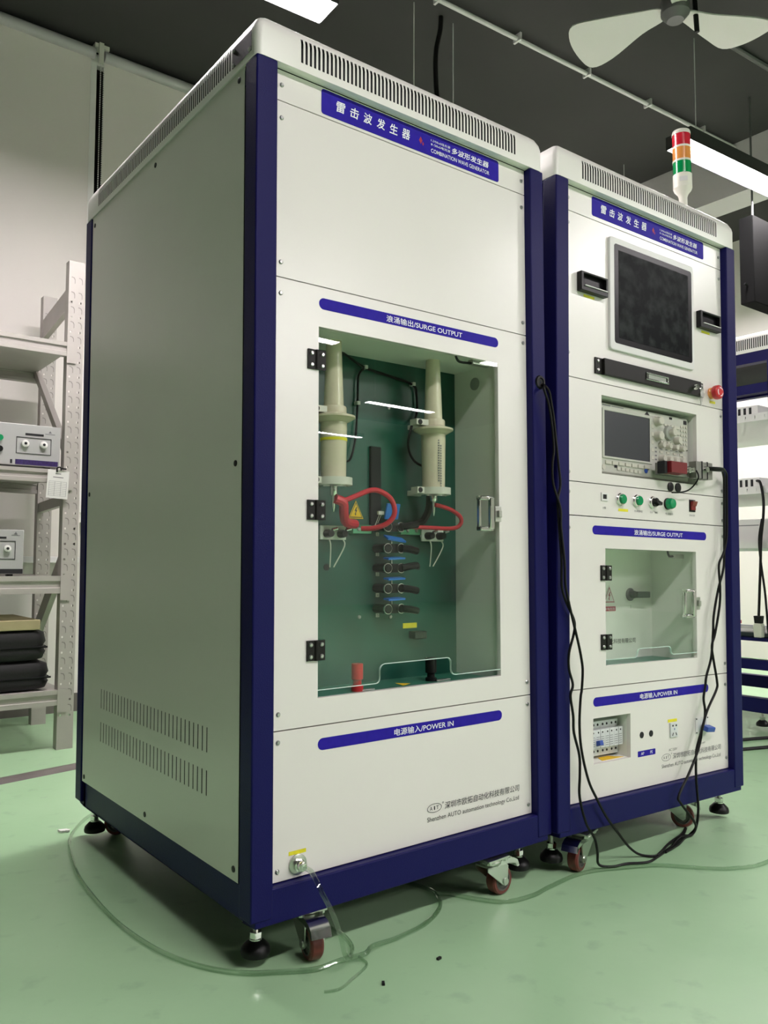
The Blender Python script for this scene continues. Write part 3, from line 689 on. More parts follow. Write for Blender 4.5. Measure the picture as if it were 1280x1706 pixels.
MB().tube([(.53, .03, 1.195), (.545, .034, 1.184), (.590, .042, 1.188)], .003, 7).build('sensor_wire', M['cable'], o)

# ---- cabinet B (right) ------------------------------------------------------
B = cabinet('control_cabinet', 'cream and navy control cabinet with screen and oscilloscope, right of the tall one', (.8028, -.0146, .027), (0, .0118, -.0224))
panel(B, 1.622, ZT-.001, (), [(SCR_L, 1.655), (SCR_R, 1.659)])
panel(B, 1.1915, 1.622, [(.235, .590, 1.300, 1.580)], [(SCR_L, 1.59), (SCR_L, 1.253), (SCR_R, 1.592)])
panel(B, .927, 1.1915, [(.193, .617, .955, 1.161)], [(SCR_R, 1.171), (SCR_R, .946), (SCR_L, .95)])
panel(B, .8415, .927, (), [(SCR_R, .908), (SCR_R, .858), (SCR_L, .90)])
panel(B, .409, .8415, [(.2045, .6055, .4615, .7615)], [(SCR_R, .810), (SCR_R, .438), (SCR_L, .81)])
panel(B, ZR+.001, .409, [(.154, .3015, .220, .333)], [(SCR_R, .377), (SCR_R, .166)])
banner(B); pill(B, .8075, '浪涌输出/SURGE OUTPUT', wd=.218, h=.0145, xc=.432); pill(B, .3735, '电源输入/POWER IN', wd=.165, h=.0145, xc=.424)
company(B, 'greyink', x0=.433)
# monitor
mo = MB(); mo.prism(rrect(.221, .600, 1.287, 1.593, .010), RC-.008, RC+.001)
mo = mo.build('touch_monitor', M['silver'], B, bevel=.002, smooth=0, label='silver framed touch monitor')
MB().prism(rrect(.2385, .5885, 1.306, 1.576, .008), RC-.0086, RC-.0075).build('screen_border', M['bezelblack'], mo, smooth=0)
MB().box(.256, .571, RC-.0092, RC-.0082, 1.322, 1.560).build('screen', M['screen'], mo, smooth=0)
# sockets with flip covers
for x0, z0 in ((.098, 1.4175), (.6225, 1.4195)):
    o = MB().plate(x0, x0+.106, z0, z0+.050, RC-.016, RC, [(x0+.010, x0+.098, z0+.014, z0+.045)]).build('flip_cover_port', M['black'], B, bevel=.0015)
    MB().box(x0+.010, x0+.098, RC-.004, RC-.001, z0+.014, z0+.045).build('port_window', M['bezelblack'], o)
    MB().box(x0+.012, x0+.100, RC-.019, RC-.016, z0+.0125, z0+.0145).build('port_lip', M['silver'], o)
    MB().box(x0+.026, x0+.068, RC-.0006, RC, z0-.010, z0-.003).build('yellow_sticker', M['yellow'], B)
# keyboard drawer
dr = MB().box(.164, .648, RC-.004, RC, 1.2135, 1.2565).box(.192, .626, RC-.012, RC-.004, 1.2135, 1.2565).build('keyboard_drawer', M['blackmetal'], B, bevel=.0012)
for x in (.175, .638):
    for z in (1.224, 1.248): inst(SCREW, 'screw', dr, (x, RC-.004, z))
MB().plate(.364, .466, 1.2245, 1.2455, RC-.0155, RC-.012, [(.370, .460, 1.2285, 1.2415)]).build('pull_handle', M['chrome'], dr, bevel=.001)
MB().box(.376, .454, RC-.0135, RC-.0118, 1.2295, 1.2405).build('handle_recess', M['scopedk'], dr)
MB().lathe([(.008, 0), (.008, -.010), (.0065, -.016)], axis='y', n=16).build('drawer_knob', M['chrome'], dr, loc=(.585, RC-.012, 1.234))
MB().lathe([(.010, 0), (.010, -.004), (.0075, -.007)], axis='y', n=16).build('drawer_lock', M['chrome'], dr, loc=(.628, RC-.006, 1.235))
k = MB().lathe([(.010, -.001), (.010, .001)], (0, -.014, -.014), axis='y', n=16).box(-.0022, .0022, -.015, -.013, -.004, .002).box(-.006, .006, -.012, -.011, -.036, -.014).box(-.003, .003, -.012, -.011, -.050, -.036)
k.build('lock_key', M['steel'], dr, loc=(.628, RC, 1.235), rot=(0, .1, 0))
# emergency stop
es = MB().lathe([(.0165, 0), (.0165, -.006), (.0145, -.008), (.0145, -.014)], axis='y', n=22).build('emergency_stop', M['orange'], B, loc=(.6925, RC, 1.2335), label='red mushroom emergency stop button on orange collar')
MB().lathe([(.013, -.012), (.020, -.014), (.0215, -.020), (.0205, -.028), (.017, -.031), (.004, -.032)], axis='y', n=26).build('mushroom_head', M['estop'], es)
ar = MB()
for a0 in (.5, 2.6, 4.7):
    for q in range(7):
        a, b_ = a0+q*.2, a0+(q+1)*.2
        ar.quad((.0105*math.cos(a), -.0322, .0105*math.sin(a)), (.0105*math.cos(b_), -.0322, .0105*math.sin(b_)), (.0135*math.cos(b_), -.0320, .0135*math.sin(b_)), (.0135*math.cos(a), -.0320, .0135*math.sin(a)))
ar.build('turn_arrows', M['whiteink'], es, smooth=0)
MB().box(.686, .714, RC-.0006, RC, 1.204, 1.2115).build('yellow_sticker', M['yellow'], B)
# control row
usb = MB().plate(.188, .214, .884, .905, RC-.003, RC, [(.193, .209, .889, .901)]).build('usb_port', M['silver'], B); MB().box(.193, .209, RC-.001, RC-.0002, .889, .901).build('port_hole', M['dark'], usb)
text('lettering', 'USB', .201, .8635, .0055, RC-.0006, M['greyink'], usb, 'CENTER')
def button(x, kind):
    o = MB().lathe([(.0165, 0), (.0165, -.004), (.0145, -.006), (.0145, -.010)], axis='y', n=24).build('push_button' if kind != 'rotary' else 'rotary_switch', M['chrome'] if kind != 'lamp' else M['black'], B, loc=(x, RC, .892))
    if kind == 'green': MB().lathe([(.0125, -.008), (.0125, -.014), (.011, -.0155)], axis='y', n=22).build('button_cap', M['greenbtn'], o)
    if kind == 'lamp': o.name = 'indicator_lamp'; MB().lathe([(.0155, -.004), (.0155, -.014), (.013, -.020), (.006, -.022)], axis='y', n=22).build('lamp_lens', M['greenbtn'], o)
    if kind == 'rotary': MB().lathe([(.0125, -.008), (.0115, -.016)], axis='y', n=18).obox((.002, -.019, -.001), (.024, .010, .008), (0, .3, 0)).build('rotary_knob', M['black'], o)
    return o
for x, kd in ((.264, 'green'), (.333, 'green'), (.403, 'rotary'), (.472, 'lamp')): button(x, kd)
MB().box(.258, .298, RC-.0006, RC, .8605, .8675).build('yellow_sticker', M['yellow'], B)
for x, tx in ((.342, '合闸按钮'), (.410, '分  断'), (.480, '电源指示')): text('lettering', tx, x, .8615, .0062, RC-.0006, M['greyink'], B, 'CENTER', .036)
ro = MB().box(.575, .603, RC-.002, RC, .8755, .910).build('rocker_switch', M['black'], B)
MB().prism([(.579, .8805), (.599, .8805), (.599, .905), (.579, .905)], RC-.006, RC-.002).obox((.590, RC-.008, .899), (.020, .004, .014), (.35, 0, 0)).build('rocker', M['rocker'], ro)
text('lettering', 'ON/OFF', .589, .8625, .0055, RC-.0006, M['greyink'], B, 'CENTER', .028)
# lower window bay
for z in (.698, .522): hinge(B, .2045, z)
latch(B, .5585, .6155)
interior(B, .170, .616, .452, .766, .178, 'inner', 'greenfloor')
pane(B, .205, .605, .4755, .761, .343, .478, .498)
o = MB().lathe([(.019, 0), (.019, -.003), (.015, -.006)], axis='y', n=22).build('selector_handle', M['greyink'], B, loc=(.512, .178, .636))
MB().lathe([(.011, -.004), (.011, -.020)], axis='y', n=16).obox((.022, -.026, 0), (.062, .016, .018)).build('handle_grip', M['handlegreen'], o, bevel=.003)
wr = warn(B, .417, .611, .052, .1775, 'paper', 'redink')
rb = MB().plate(.391, .4445, .589, .602, .1768, .1778, ()).build('danger_plate', M['redink'], B, smooth=0)
text('lettering', '有电危险', .418, .591, .008, .1764, M['paper'], rb, 'CENTER', .046)
text('lettering', '深圳市欧拓自动化科技有限公司', .300, .495, .0145, .1774, M['blackink'], B, width=.236, bold=.004)
text('lettering', '1', .514, .595, .010, .1774, M['greyink'], B)
o = MB().box(.555, .607, .060, .078, .742, .754).build('door_sensor', M['steel'], B, bevel=.001)
MB().tube([(.50, .04, .762), (.515, .046, .748), (.555, .062, .748)], .003, 7).build('sensor_wire', M['cable'], o)
# breaker recess
bx = MB(); bx.box(.3015, .304, RC+.012, .11, .217, .336); bx.box(.140, .304, RC+.012, .11, .216, .2205); bx.box(.140, .304, RC+.012, .11, .333, .336); bx.box(.140, .304, .11, .113, .216, .336); bx.box(.138, .141, RC+.012, .11, .216, .336)
bx.build('breaker_recess', M['inner'], B)
for k in range(4):
    x0 = .152+k*.036; wd = .0355
    o = MB().box(x0, x0+wd, .056, .106, .228, .316).box(x0, x0+wd, .040, .056, .2515, .2975).build('circuit_breaker', M['breaker'], B, bevel=.0008)
    hs = MB()
    for q in range(2):
        cx = x0+wd*(.27+.46*q)
        for z in (.307, .240): hs.lathe([(.0032, -.0006), (.0032, .0004)], (cx, .0558, z), axis='y', n=10)
        hs.lathe([(.0022, -.0006), (.0022, .0004)], (cx, .0398, .291), axis='y', n=10)
        hs.box(x0+wd*.5-.0004, x0+wd*.5+.0004, .0396, .0402, .2515, .2975)
    hs.build('terminal_hole', M['dark'], o)
    if k == 1: MB().obox((x0+wd*.22, .035, .266), (wd*.36, .014, .012), (-.3, 0, 0)).build('breaker_toggle', M['blade_blue'], o)
    rl = MB()
    for q in range(2):
        for r0 in range(5): rl.box(x0+wd*(.08+.48*q), x0+wd*(.40+.48*q), .0395, .0400, .257+r0*.0055, .2582+r0*.0055)
    rl.build('printed_lines', M['greyink'], o, smooth=0)
MB().prism([(.205, .034), (.290, .034), (.262, .062), (.222, .062)], .2205, .2212, 'xy').build('yellow_sticker', M['warnyellow'], B, smooth=0)
for x in (.348, .388):
    o = MB().lathe([(.0085, 0), (.0085, -.0008)], axis='y', n=18).build('ground_hole', M['dark'], B, loc=(x, RC, .2725))
lb = MB().prism(rrect(.331, .406, .2165, .2315, .002), RC-.0006, RC).build('label_plate', M['bluelabel'], B, smooth=0)
text('lettering', 'AP', .350, .2205, .0075, RC-.001, M['whiteink'], lb, 'CENTER'); text('lettering', 'PE', .388, .2205, .0075, RC-.001, M['whiteink'], lb, 'CENTER')
o = MB().box(.4705, .504, RC-.004, RC, .2525, .2915).build('power_outlet', M['breaker'], B, bevel=.001)
hm = MB()
for x, z in ((.480, .284), (.495, .284)): hm.lathe([(.0026, -.0006), (.0026, .0004)], (x, RC-.0042, z), axis='y', n=10)
for x, r in ((.480, .5), (.495, -.5)): hm.obox((x, RC-.0042, .261), (.0022, .001, .009), (0, r, 0))
hm.build('outlet_slot', M['dark'], o)
MB().box(.486, .4885, RC-.0046, RC-.004, .272, .277).build('outlet_mark', M['blade_blue'], o)
MB().box(.463, .504, RC-.0007, RC, .2935, .3015).build('yellow_sticker', M['yellow'], B)
text('lettering', 'AC 220V', .484, .2165, .0065, RC-.0006, M['greyink'], B, 'CENTER', .038)
o = MB().plate(.590, .652, .249, .294, RC-.002, RC, [(.600, .642, .255, .288)]).build('isolator_switch', M['silver'], B)
MB().box(.600, .642, RC-.001, RC-.0002, .255, .288).build('switch_face', M['breaker'], o)
MB().obox((.632, RC-.014, .263), (.038, .022, .014), (.25, .1, 0)).build('switch_lever', M['blade_blue'], o, bevel=.002)
sc_ = MB()
for x in (.594, .648):
    for z in (.2525, .2905): sc_.lathe([(.0022, -.001), (.0022, 0)], (x, RC-.002, z), axis='y', n=8)
sc_.build('plate_screw', M['dark'], o)
text('lettering', 'ON OFF', .622, .2185, .0055, RC-.0006, M['greyink'], B, 'CENTER', .030)
for x in (.486, .521):
    MB().lathe([(.013, 0), (.013, -.003), (.009, -.004)], axis='y', n=18).build('cable_hole', M['black'], B, loc=(x, RC, .9405))
# recess for the oscilloscope
rc_ = MB(); rc_.box(.617, .620, RC+.012, .40, .950, 1.165); rc_.box(.190, .620, RC+.012, .40, .9505, .9545); rc_.box(.190, .620, RC+.012, .40, 1.1615, 1.165); rc_.box(.190, .193, RC+.012, .40, .950, 1.165)
rc_.build('scope_shelf', M['inner'], B)
for a in ((.122, .032, 3.45, -.0258), (.588, .098, -.95, -.0202), (.12, .93, 2.0, -.0258), (.68, .93, .6, -.0192)): caster(B, *a)
for x, y in ((.046, .062), (.046, .953), (.766, .060), (.752, .953)): foot(B, x, y)

# ------------------------------------------------------------------ oscilloscope in the recess
MBm = B.matrix_basis if False else (Matrix.Translation(B.location) @ Euler(B.rotation_euler).to_matrix().to_4x4())
os_ = thing('oscilloscope', 'grey bench oscilloscope sitting in the recess of the right cabinet', 'oscilloscope', MBm @ Vector((.21, .045, .9548)), B.rotation_euler)
ox, oz = .21, .9548
def OX(x, z): return x-ox, z-oz
bd = MB().prism(rrect(.0, .398, .006, .196, .008), .006, .30).build('body', M['scope'], os_, bevel=.003, smooth=0)
bd2 = MB(); bd2.box(.02, .05, .02, .05, 0, .006); bd2.box(.35, .38, .02, .05, 0, .006); bd2.build('stand_foot', M['black'], os_)
MB().prism(rrect(.002, .396, .008, .194, .007), -.004, .006).build('front_panel', M['scope'], os_, bevel=.003, smooth=0)
MB().plate(.010, .222, .046, .180, -.0065, -.004, [(.018, .212, .052, .174)]).build('screen_bezel', M['scope'], os_, bevel=.001)
MB().box(.018, .212, -.0048, -.0035, .052, .174).build('screen', M['lcd'], os_, smooth=0)
MB().box(.212, .2135, -.0062, -.0045, .052, .174).build('screen_edge', M['dark'], os_, smooth=0)
for k in range(7): MB().box(.022+k*.0275, .044+k*.0275, -.0075, -.004, .031, .040).build('soft_key', M['knob'], os_)
for k in range(5): MB().box(.217, .230, -.0072, -.004, .060+k*.022, .070+k*.022).build('side_key', M['knob'], os_)
lk = MB()
for k in range(6): lk.box(.070+k*.018, .082+k*.018, -.0065, -.004, .018-k*.0004, .026-k*.0004)
lk.build('lower_key', M['knob'], os_)
MB().lathe([(.0065, -.0065), (.0065, -.004)], (.195, 0, .026), axis='y', n=14).build('blue_key', M['blade_blue'], os_, label='small blue key')
MB().box(.060, .070, -.0062, -.004, .024, .031).build('print_key', M['dark'], os_)
MB().lathe([(.007, -.007), (.007, -.004)], (.014, 0, .022), axis='y', n=14).build('power_button', M['knob'], os_)
MB().prism([(.192, .183), (.214, .183), (.203, .193)], -.0048, -.004).build('emblem', M['dark'], os_, smooth=0)
MB().box(.012, .045, -.0048, -.004, .1865, .1895).box(.05, .10, -.0046, -.004, .187, .189).build('printed_marks', M['greyink'], os_, smooth=0)
def knob(x, z, r, l, mt='knob', base=None):
    b = MB().lathe([(r*1.08, -.004), (r, -.007), (r*.92, -.004-l), (r*.78, -.006-l)], (x, 0, z), axis='y', n=20)
    o = b.build('knob', M[mt], os_)
knob(.247, .170, .0135, .016); knob(.247, .128, .0135, .016)
MB().lathe([(.022, -.004), (.022, -.008), (.020, -.012)], (.300, 0, .142), axis='y', n=24).build('jog_ring', M['scopedk'], os_)
knob(.304, .143, .0125, .020); knob(.337, .124, .0115, .014)
for k in range(4): knob(.262+k*.0315, .1035-k*.0005, .0085, .013); knob(.264+k*.0305, .066, .0105, .014, 'knob')
bt = MB()
for r0 in range(6):
    for c0 in range(3): bt.lathe([(.0042, -.0065), (.0042, -.004)], (.362+c0*.012, 0, .168-r0*.0125), axis='y', n=8)
bt.box(.325, .352, -.007, -.004, .158, .166).box(.338, .352, -.007, -.004, .142, .150)
for k in range(4): bt.box(.258+k*.0315, .272+k*.0315, -.0065, -.004, .082, .088)
for k in range(2): bt.box(.366, .380, -.0065, -.004, .060+k*.014, .069+k*.014)
for k in range(4): bt.box(.280+k*.016, .292+k*.016, -.0065, -.004, .1615, .1665); bt.box(.262+k*.016, .273+k*.016, -.0065, -.004, .1125, .117)
bt.build('panel_button', M['knob'], os_)
MB().box(.306, .318, -.0055, -.004, .183, .189).box(.374, .388, -.0055, -.004, .176, .187).box(.388, .392, -.005, -.004, .10, .108).build('indicator_window', M['dark'], os_, smooth=0)
pm = MB()
for k in range(4): pm.box(.238, .246, -.0046, -.004, .060+k*.011, .064+k*.011)
for k in range(5): pm.box(.262+k*.024, .272+k*.024, -.0046, -.004, .092, .0945)
pm.build('printed_marks', M['greyink'], os_, smooth=0)
for k in range(5):
    MB().lathe([(.008, -.004), (.008, -.012), (.0065, -.012), (.0065, -.018)], (.245+k*.033, 0, .032), axis='y', n=14).build('input_connector', M['chrome'], os_)

# probe box plugged into the scope, with a red display block and its connectors
pb = thing('probe_adapter_box', 'steel adapter box with maroon block sticking out of oscilloscope inputs', 'adapter', MBm @ Vector((.42, -.028, .958)), B.rotation_euler)
MB().box(.0, .135, .032, .050, .012, .045).box(.135, .215, .010, .034, .010, .058).build('box_body', M['darksteel'], pb, bevel=.0012)
MB().box(.160, .163, .008, .036, .009, .059).box(.187, .189, .008, .036, .009, .059).build('box_seam', M['dark'], pb)
MB().box(.002, .074, -.002, .032, .014, .046).build('display_block', M['maroon'], pb, bevel=.0015, label='maroon block')
MB().box(-.012, .0, .010, .034, .012, .046).build('end_cap', M['dark'], pb, bevel=.001)
for k in range(3): MB().lathe([(.0085, 0), (.0085, -.012), (.0065, -.013), (.0065, -.022)], (.088+k*.020, .034, .032), axis='y', n=14).build('coax_connector', M['chrome'], pb)
MB().lathe([(.008, 0), (.008, -.010)], (.176, .010, .036), axis='y', n=14).build('cable_outlet', M['chrome'], pb)
tag(MB().tube([(.128, .006, .030), (.128, .000, .018), (.127, .0, .005), (.125, .012, -.012), (.112, .022, -.026), (.085, .030, -.033), (.062, .040, -.034)], .0022, 7).build('ground_lead', M['cable'], loc=MBm @ Vector((.42, -.028, .958)), rot=B.rotation_euler), 'thin black ground lead from the coax connector to the cable hole', 'lead')

# ------------------------------------------------------------------ signal tower
tw = thing('signal_tower', 'red amber green signal tower standing on top of the right cabinet', 'signal light', MBm @ Vector((.712, .115, 1.783)), (0, -.02, 0))
MB().lathe([(.027, .0), (.027, .016), (.022, .034), (.014, .044), (.0125, .056), (.0125, .088), (.016, .098), (.026, .110), (.0285, .118)], n=24).obox((0, 0, .008), (.064, .044, .016)).build('mounting_foot', M['ivory'], tw, smooth=50)
MB().lathe([(.0285, .117), (.0285, .160)], n=28).build('tower_base', M['ivory'], tw)
for mt, z, lb in (('greenlens', .161, 'green lens'), ('orange', .205, 'amber lens'), ('redlens', .249, 'red lens')):
    MB().lathe([(.0275, z), (.0275, z+.038)], n=28).build('lens', M[mt], tw, label=lb)
    MB().lathe([(.0282, z+.038), (.0282, z+.044)], n=28).build('lens_ring', M['ivory'], tw)
MB().lathe([(.0282, .293), (.026, .300), (.010, .303)], n=28).build('tower_cap', M['ivory'], tw)
MB().box(-.012, .012, -.0292, -.0280, .132, .146).build('type_sticker', M['silver'], tw, rot=(0, 0, -.9))

# ------------------------------------------------------------------ cables
def cable(name, pts, r, label, mt='cable', sub=6, n=8, cat='cable'):
    return tag(MB().tube(pts, r, n, sub).build(name, M[mt]), label, cat)
c1 = [(.779, .004, 1.181), (.776, -.012, 1.176), (.780, -.022, 1.160), (.786, -.022, 1.140), (.796, -.022, 1.095), (.804, -.022, 1.039), (.812, -.022, .983), (.818, -.022, .937), (.807, -.022, .896), (.809, -.024, .831), (.814, -.026, .760), (.814, -.026, .717), (.815, -.026, .689), (.828, -.026, .656), (.855, -.026, .615), (.860, -.026, .594), (.854, -.026, .571), (.838, -.026, .532), (.837, -.026, .494), (.848, -.028, .456), (.839, -.028, .430), (.848, -.028, .382), (.850, -.028, .342), (.869, -.028, .286), (.870, -.028, .240), (.866, -.03, .188), (.884, -.034, .125), (.912, -.036, .085), (.925, -.034, .05), (.945, -.022, .012), (.978, -.036, .004), (1.024, -.046, .004), (1.072, -.070, .004), (1.122, -.064, .004), (1.224, -.040, .004), (1.329, -.006, .004), (1.385, .020, .004)]
cable('probe_cable', c1, .0032, 'black cable from the grommet, its loop nearer the front caster')
c2 = [(.781, .004, 1.180), (.780, -.012, 1.174), (.764, -.020, 1.166), (.778, -.022, 1.129), (.790, -.022, 1.074), (.795, -.022, 1.020), (.789, -.022, .982), (.792, -.022, .936), (.807, -.030, .880), (.809, -.030, .831), (.818, -.032, .750), (.820, -.032, .699), (.830, -.032, .659), (.849, -.032, .602), (.858, -.032, .576), (.873, -.030, .537), (.884, -.028, .501), (.885, -.028, .478), (.881, -.028, .442), (.876, -.028, .420), (.871, -.028, .360), (.877, -.028, .299), (.902, -.028, .222), (.933, -.030, .170), (.965, -.032, .124), (1.015, -.034, .070), (1.06, -.030, .03), (1.100, -.032, .006), (1.125, -.056, .004), (1.150, -.056, .008), (1.226, -.032, .010), (1.332, .000, .004), (1.392, .026, .004)]
cable('probe_cable', c2, .0032, 'black cable from the grommet, swinging right across the panel')
p1 = [(1.408, -.045, 1.020), (1.440, -.062, 1.020), (1.480, -.060, 1.021), (1.515, -.045, 1.021), (1.538, -.038, 1.012), (1.545, -.034, .990), (1.543, -.034, .915), (1.538, -.034, .826), (1.520, -.034, .780), (1.493, -.034, .744), (1.497, -.034, .682), (1.492, -.034, .627), (1.465, -.034, .548), (1.447, -.034, .514), (1.455, -.034, .470), (1.466, -.036, .415), (1.462, -.036, .390), (1.414, -.036, .338), (1.386, -.036, .291), (1.377, -.036, .262), (1.353, -.038, .225), (1.308, -.040, .177), (1.258, -.042, .129), (1.264, -.044, .109), (1.312, -.046, .062), (1.345, -.036, .030), (1.345, -.018, .006), (1.312, -.022, .004), (1.250, -.042, .004), (1.172, -.056, .004)]
cable('probe_cable', p1, .0034, 'black probe cable from the oscilloscope box that swings left at the base')
p2 = [(1.408, -.045, 1.017), (1.440, -.058, 1.014), (1.480, -.056, 1.016), (1.512, -.040, 1.020), (1.533, -.032, 1.005), (1.538, -.030, .985), (1.535, -.030, .908), (1.529, -.030, .766), (1.519, -.030, .722), (1.497, -.028, .674), (1.470, -.028, .599), (1.465, -.028, .552), (1.452, -.028, .481), (1.426, -.028, .431), (1.419, -.028, .403), (1.409, -.028, .370), (1.415, -.028, .335), (1.407, -.028, .301), (1.371, -.030, .247), (1.356, -.034, .218), (1.348, -.038, .156), (1.352, -.040, .080), (1.350, -.034, .030), (1.338, -.026, .008), (1.300, -.020, .010), (1.235, -.036, .004)]
cable('probe_cable', p2, .0034, 'black probe cable from the oscilloscope box, straighter of the pair')
# clear hose: one long piece from the gland, round the left side, and on to the right
hr = .0048
h1 = [(.109, .012, .180), (.110, -.010, .180), (.108, -.030, .180), (.106, -.050, .172), (.110, -.068, .150), (.122, -.080, .118), (.136, -.084, .078), (.150, -.082, .048), (.175, -.055, .012), (.205, -.022, hr), (.240, .010, hr), (.262, .050, hr), (.240, .060, hr), (.222, .000, hr), (.212, -.036, hr), (.158, -.092, hr), (.116, -.110, hr), (.060, -.090, hr), (.010, .020, hr)]
tag(MB().tube([(.109, .010, .180), (.110, -.010, .180), (.107, -.030, .181), (.105, -.050, .172), (.109, -.068, .150), (.122, -.080, .118), (.136, -.084, .078), (.152, -.074, .040), (.180, -.046, .012), (.206, -.020, hr), (.226, .010, hr), (.232, .060, hr+.004), (.225, .14, hr)], hr, 10, 8).build('clear_hose', M['hose']), 'clear plastic hose coming out of the brass gland beside front caster', 'hose')
tag(MB().tube([(.30, 1.30, hr), (.18, 1.24, hr), (.098, 1.154, hr), (.053, 1.101, hr), (-.002, 1.009, hr), (-.038, .913, hr), (-.081, .711, hr), (-.096, .558, hr), (-.101, .403, hr), (-.092, .278, hr), (-.073, .181, hr), (-.038, .096, hr), (.009, .035, hr), (.060, .001, hr), (.119, -.030, hr), (.176, -.030, hr), (.215, -.050, hr+.008), (.249, -.030, hr+.006), (.314, -.021, hr), (.397, -.007, hr), (.470, .030, hr), (.510, .075, hr), (.525, .13, hr), (.50, .22, hr)], hr, 10, 8).build('clear_hose', M['hose']), 'clear hose looping along the floor round the left cabinet', 'hose')
tag(MB().tube([(.52, .10, hr), (.546, .076, hr), (.575, .019, hr), (.615, -.028, hr), (.685, -.040, hr), (.753, -.030, hr), (.853, -.020, hr), (.922, -.030, hr), (.986, -.056, hr), (1.073, -.100, hr), (1.142, -.173, hr), (1.206, -.224, hr), (1.317, -.251, hr), (1.60, -.22, hr), (2.2, -.20, hr)], hr, 10, 8).build('clear_hose', M['hose']), 'clear hose winding on the floor in front of the right cabinet', 'hose')
tag(MB().tube([(.212, -.036, .003), (.205, -.070, .003), (.158, -.094, .003), (.116, -.111, .003), (.089, -.103, .003)], .0028, 8, 8).build('clear_hose', M['hose']), 'short thin clear curl on the floor near front caster', 'hose')  # short thin clear curl, drawn as a tube on the floor

# ------------------------------------------------------------------ floor trunking, scraps
tk = MB().prism([(-.032, 0), (.032, 0), (.014, .012), (-.014, .012)], -2.0, 2.0, 'yz').build('cable_trunking', M['trunking'], loc=(-.1, 1.70, 0), rot=(0, 0, .21))
tag(tk, 'dark low floor trunking crossing the green floor behind left cabinet', 'trunking')
sp_ = MB()
for (x, y, r, a) in ((0, 0, .014, .3), (.010, -.006, .010, 1.1)): sp_.obox((x, y, .003), (r*2, r, .005), (.1, .15, a))
tag(sp_.build('paper_scrap', M['paper'], loc=(-.012, 1.055, 0)), 'small crumpled white scrap on the floor left of the cabinet', 'scrap')
for x, y, a, l in ((1.30, -.46, .6, 'tiny black crumb on the floor at far right'), (.33, -.13, .2, 'tiny black crumb on the floor right of the thin clear curl'), (.19, -.14, 1.0, 'tiny black crumb on the floor below the thin clear curl')):
    tag(MB().obox((0, 0, .002), (.010, .005, .004), (0, 0, a)).build('crumb', M['black'], loc=(x, y, 0)), l, 'crumb')

# ------------------------------------------------------------------ storage shelf on the left
SR = thing('storage_shelf', 'grey perforated steel storage shelf by the blinds on the left', 'shelf', (0, 0, 0), (0, 0, 0))
def shelf_post(x, y, zt, flip=1):
    w_, d_, t_ = .064, .045, .002
    holes = []
    b = MB(); b.plate(x, x+w_, 0, zt, y, y+t_, [(x+.012+c*.036-.004, x+.012+c*.036+.004, .13+k*.0625, .138+k*.0625) for c in range(2) for k in range(int((zt-.2)/.0625))])
    b.box(x, x+t_, y+t_, y+d_, 0, zt); b.box(x+w_-t_, x+w_, y+t_, y+d_, 0, zt)
    o = b.build('post', M['rack'], SR, smooth=0)
    # curved stamped slots, left and right columns
    s = MB()
    for k in range(int((zt-.14)/.0625)):
        z = .165+k*.0625
        for c, sg in ((.018, 1), (.048, 1)):
            pts = [(c-.009, .010), (c+.001, .008), (c+.005, 0), (c+.005, -.016)]
            for (a, za), (b_, zb) in zip(pts[:-1], pts[1:]):
                s.quad((x+a, y-.0008, z+za), (x+b_, y-.0008, z+zb), (x+b_+.0025, y-.0008, z+zb+.0025), (x+a+.0025, y-.0008, z+za+.003))
    s.build('stamped_slots', M['rackholes'], o, smooth=0)['kind'] = 'stuff'
    return o
shelf_post(.264, 2.10, 1.995); shelf_post(.320, 2.69, 2.01); shelf_post(-1.72, 2.10, 1.995); shelf_post(-1.66, 2.69, 2.01)
for zt, zb in ((1.650, 1.592), (1.122, 1.068), (.692, .622), (.236, .176)):
    for y, x1 in ((2.098, .268), (2.70, .324)):
        hgt = zt-zb
        b = MB().prism([(0, zb), (.032, zb), (.032, zt-.010), (.024, zt), (0, zt)] if False else [(y, zb), (y, zb+hgt*.30), (y+.006, zb+hgt*.34), (y+.006, zb+hgt*.68), (y, zb+hgt*.72), (y, zt), (y+.03, zt), (y+.03, zb)], -1.68, x1, 'yz')
        b.build('beam', M['rack'], SR, smooth=0)
    # end plates that hook the beam on the post
    MB().box(.262, .300, 2.0945, 2.0965, zb-.028, zt+.004).build('beam_hook', M['rack'], SR)
    dk = MB().box(-1.68, .300, 2.13, 2.70, zt-.012, zt-.004)
    o = dk.build('shelf_deck', M['rack'], SR)
    rb = MB()
    for k in range(5): rb.box(-1.5+k*.38, -1.46+k*.38, 2.13, 2.70, zt-.034, zt-.012)
    rb.build('deck_rib', M['rack'], o)
br = [((.290, 2.125, 1.86), (.335, 2.70, 1.85)), ((.300, 2.70, 1.645), (.300, 2.125, 1.15)), ((.300, 2.125, 1.010), (.335, 2.70, 1.00)), ((.310, 2.125, .85), (.335, 2.70, .42))]
for i, (a, b_) in enumerate(br):
    a, b_ = Vector(a), Vector(b_); d = b_-a; L = d.length
    m = MB(); hz = .045 if i in (0, 3) else .022
    m.v += [tuple(p) for p in (a+Vector((-.012, 0, -hz)), a+Vector((.012, 0, -hz)), a+Vector((.012, 0, hz)), a+Vector((-.012, 0, hz)), b_+Vector((-.012, 0, -hz)), b_+Vector((.012, 0, -hz)), b_+Vector((.012, 0, hz)), b_+Vector((-.012, 0, hz)))]
    m.f += [(0, 1, 2, 3), (7, 6, 5, 4), (0, 4, 5, 1), (1, 5, 6, 2), (2, 6, 7, 3), (3, 7, 4, 0)]
    m.build('brace', M['rack'], SR, smooth=0)
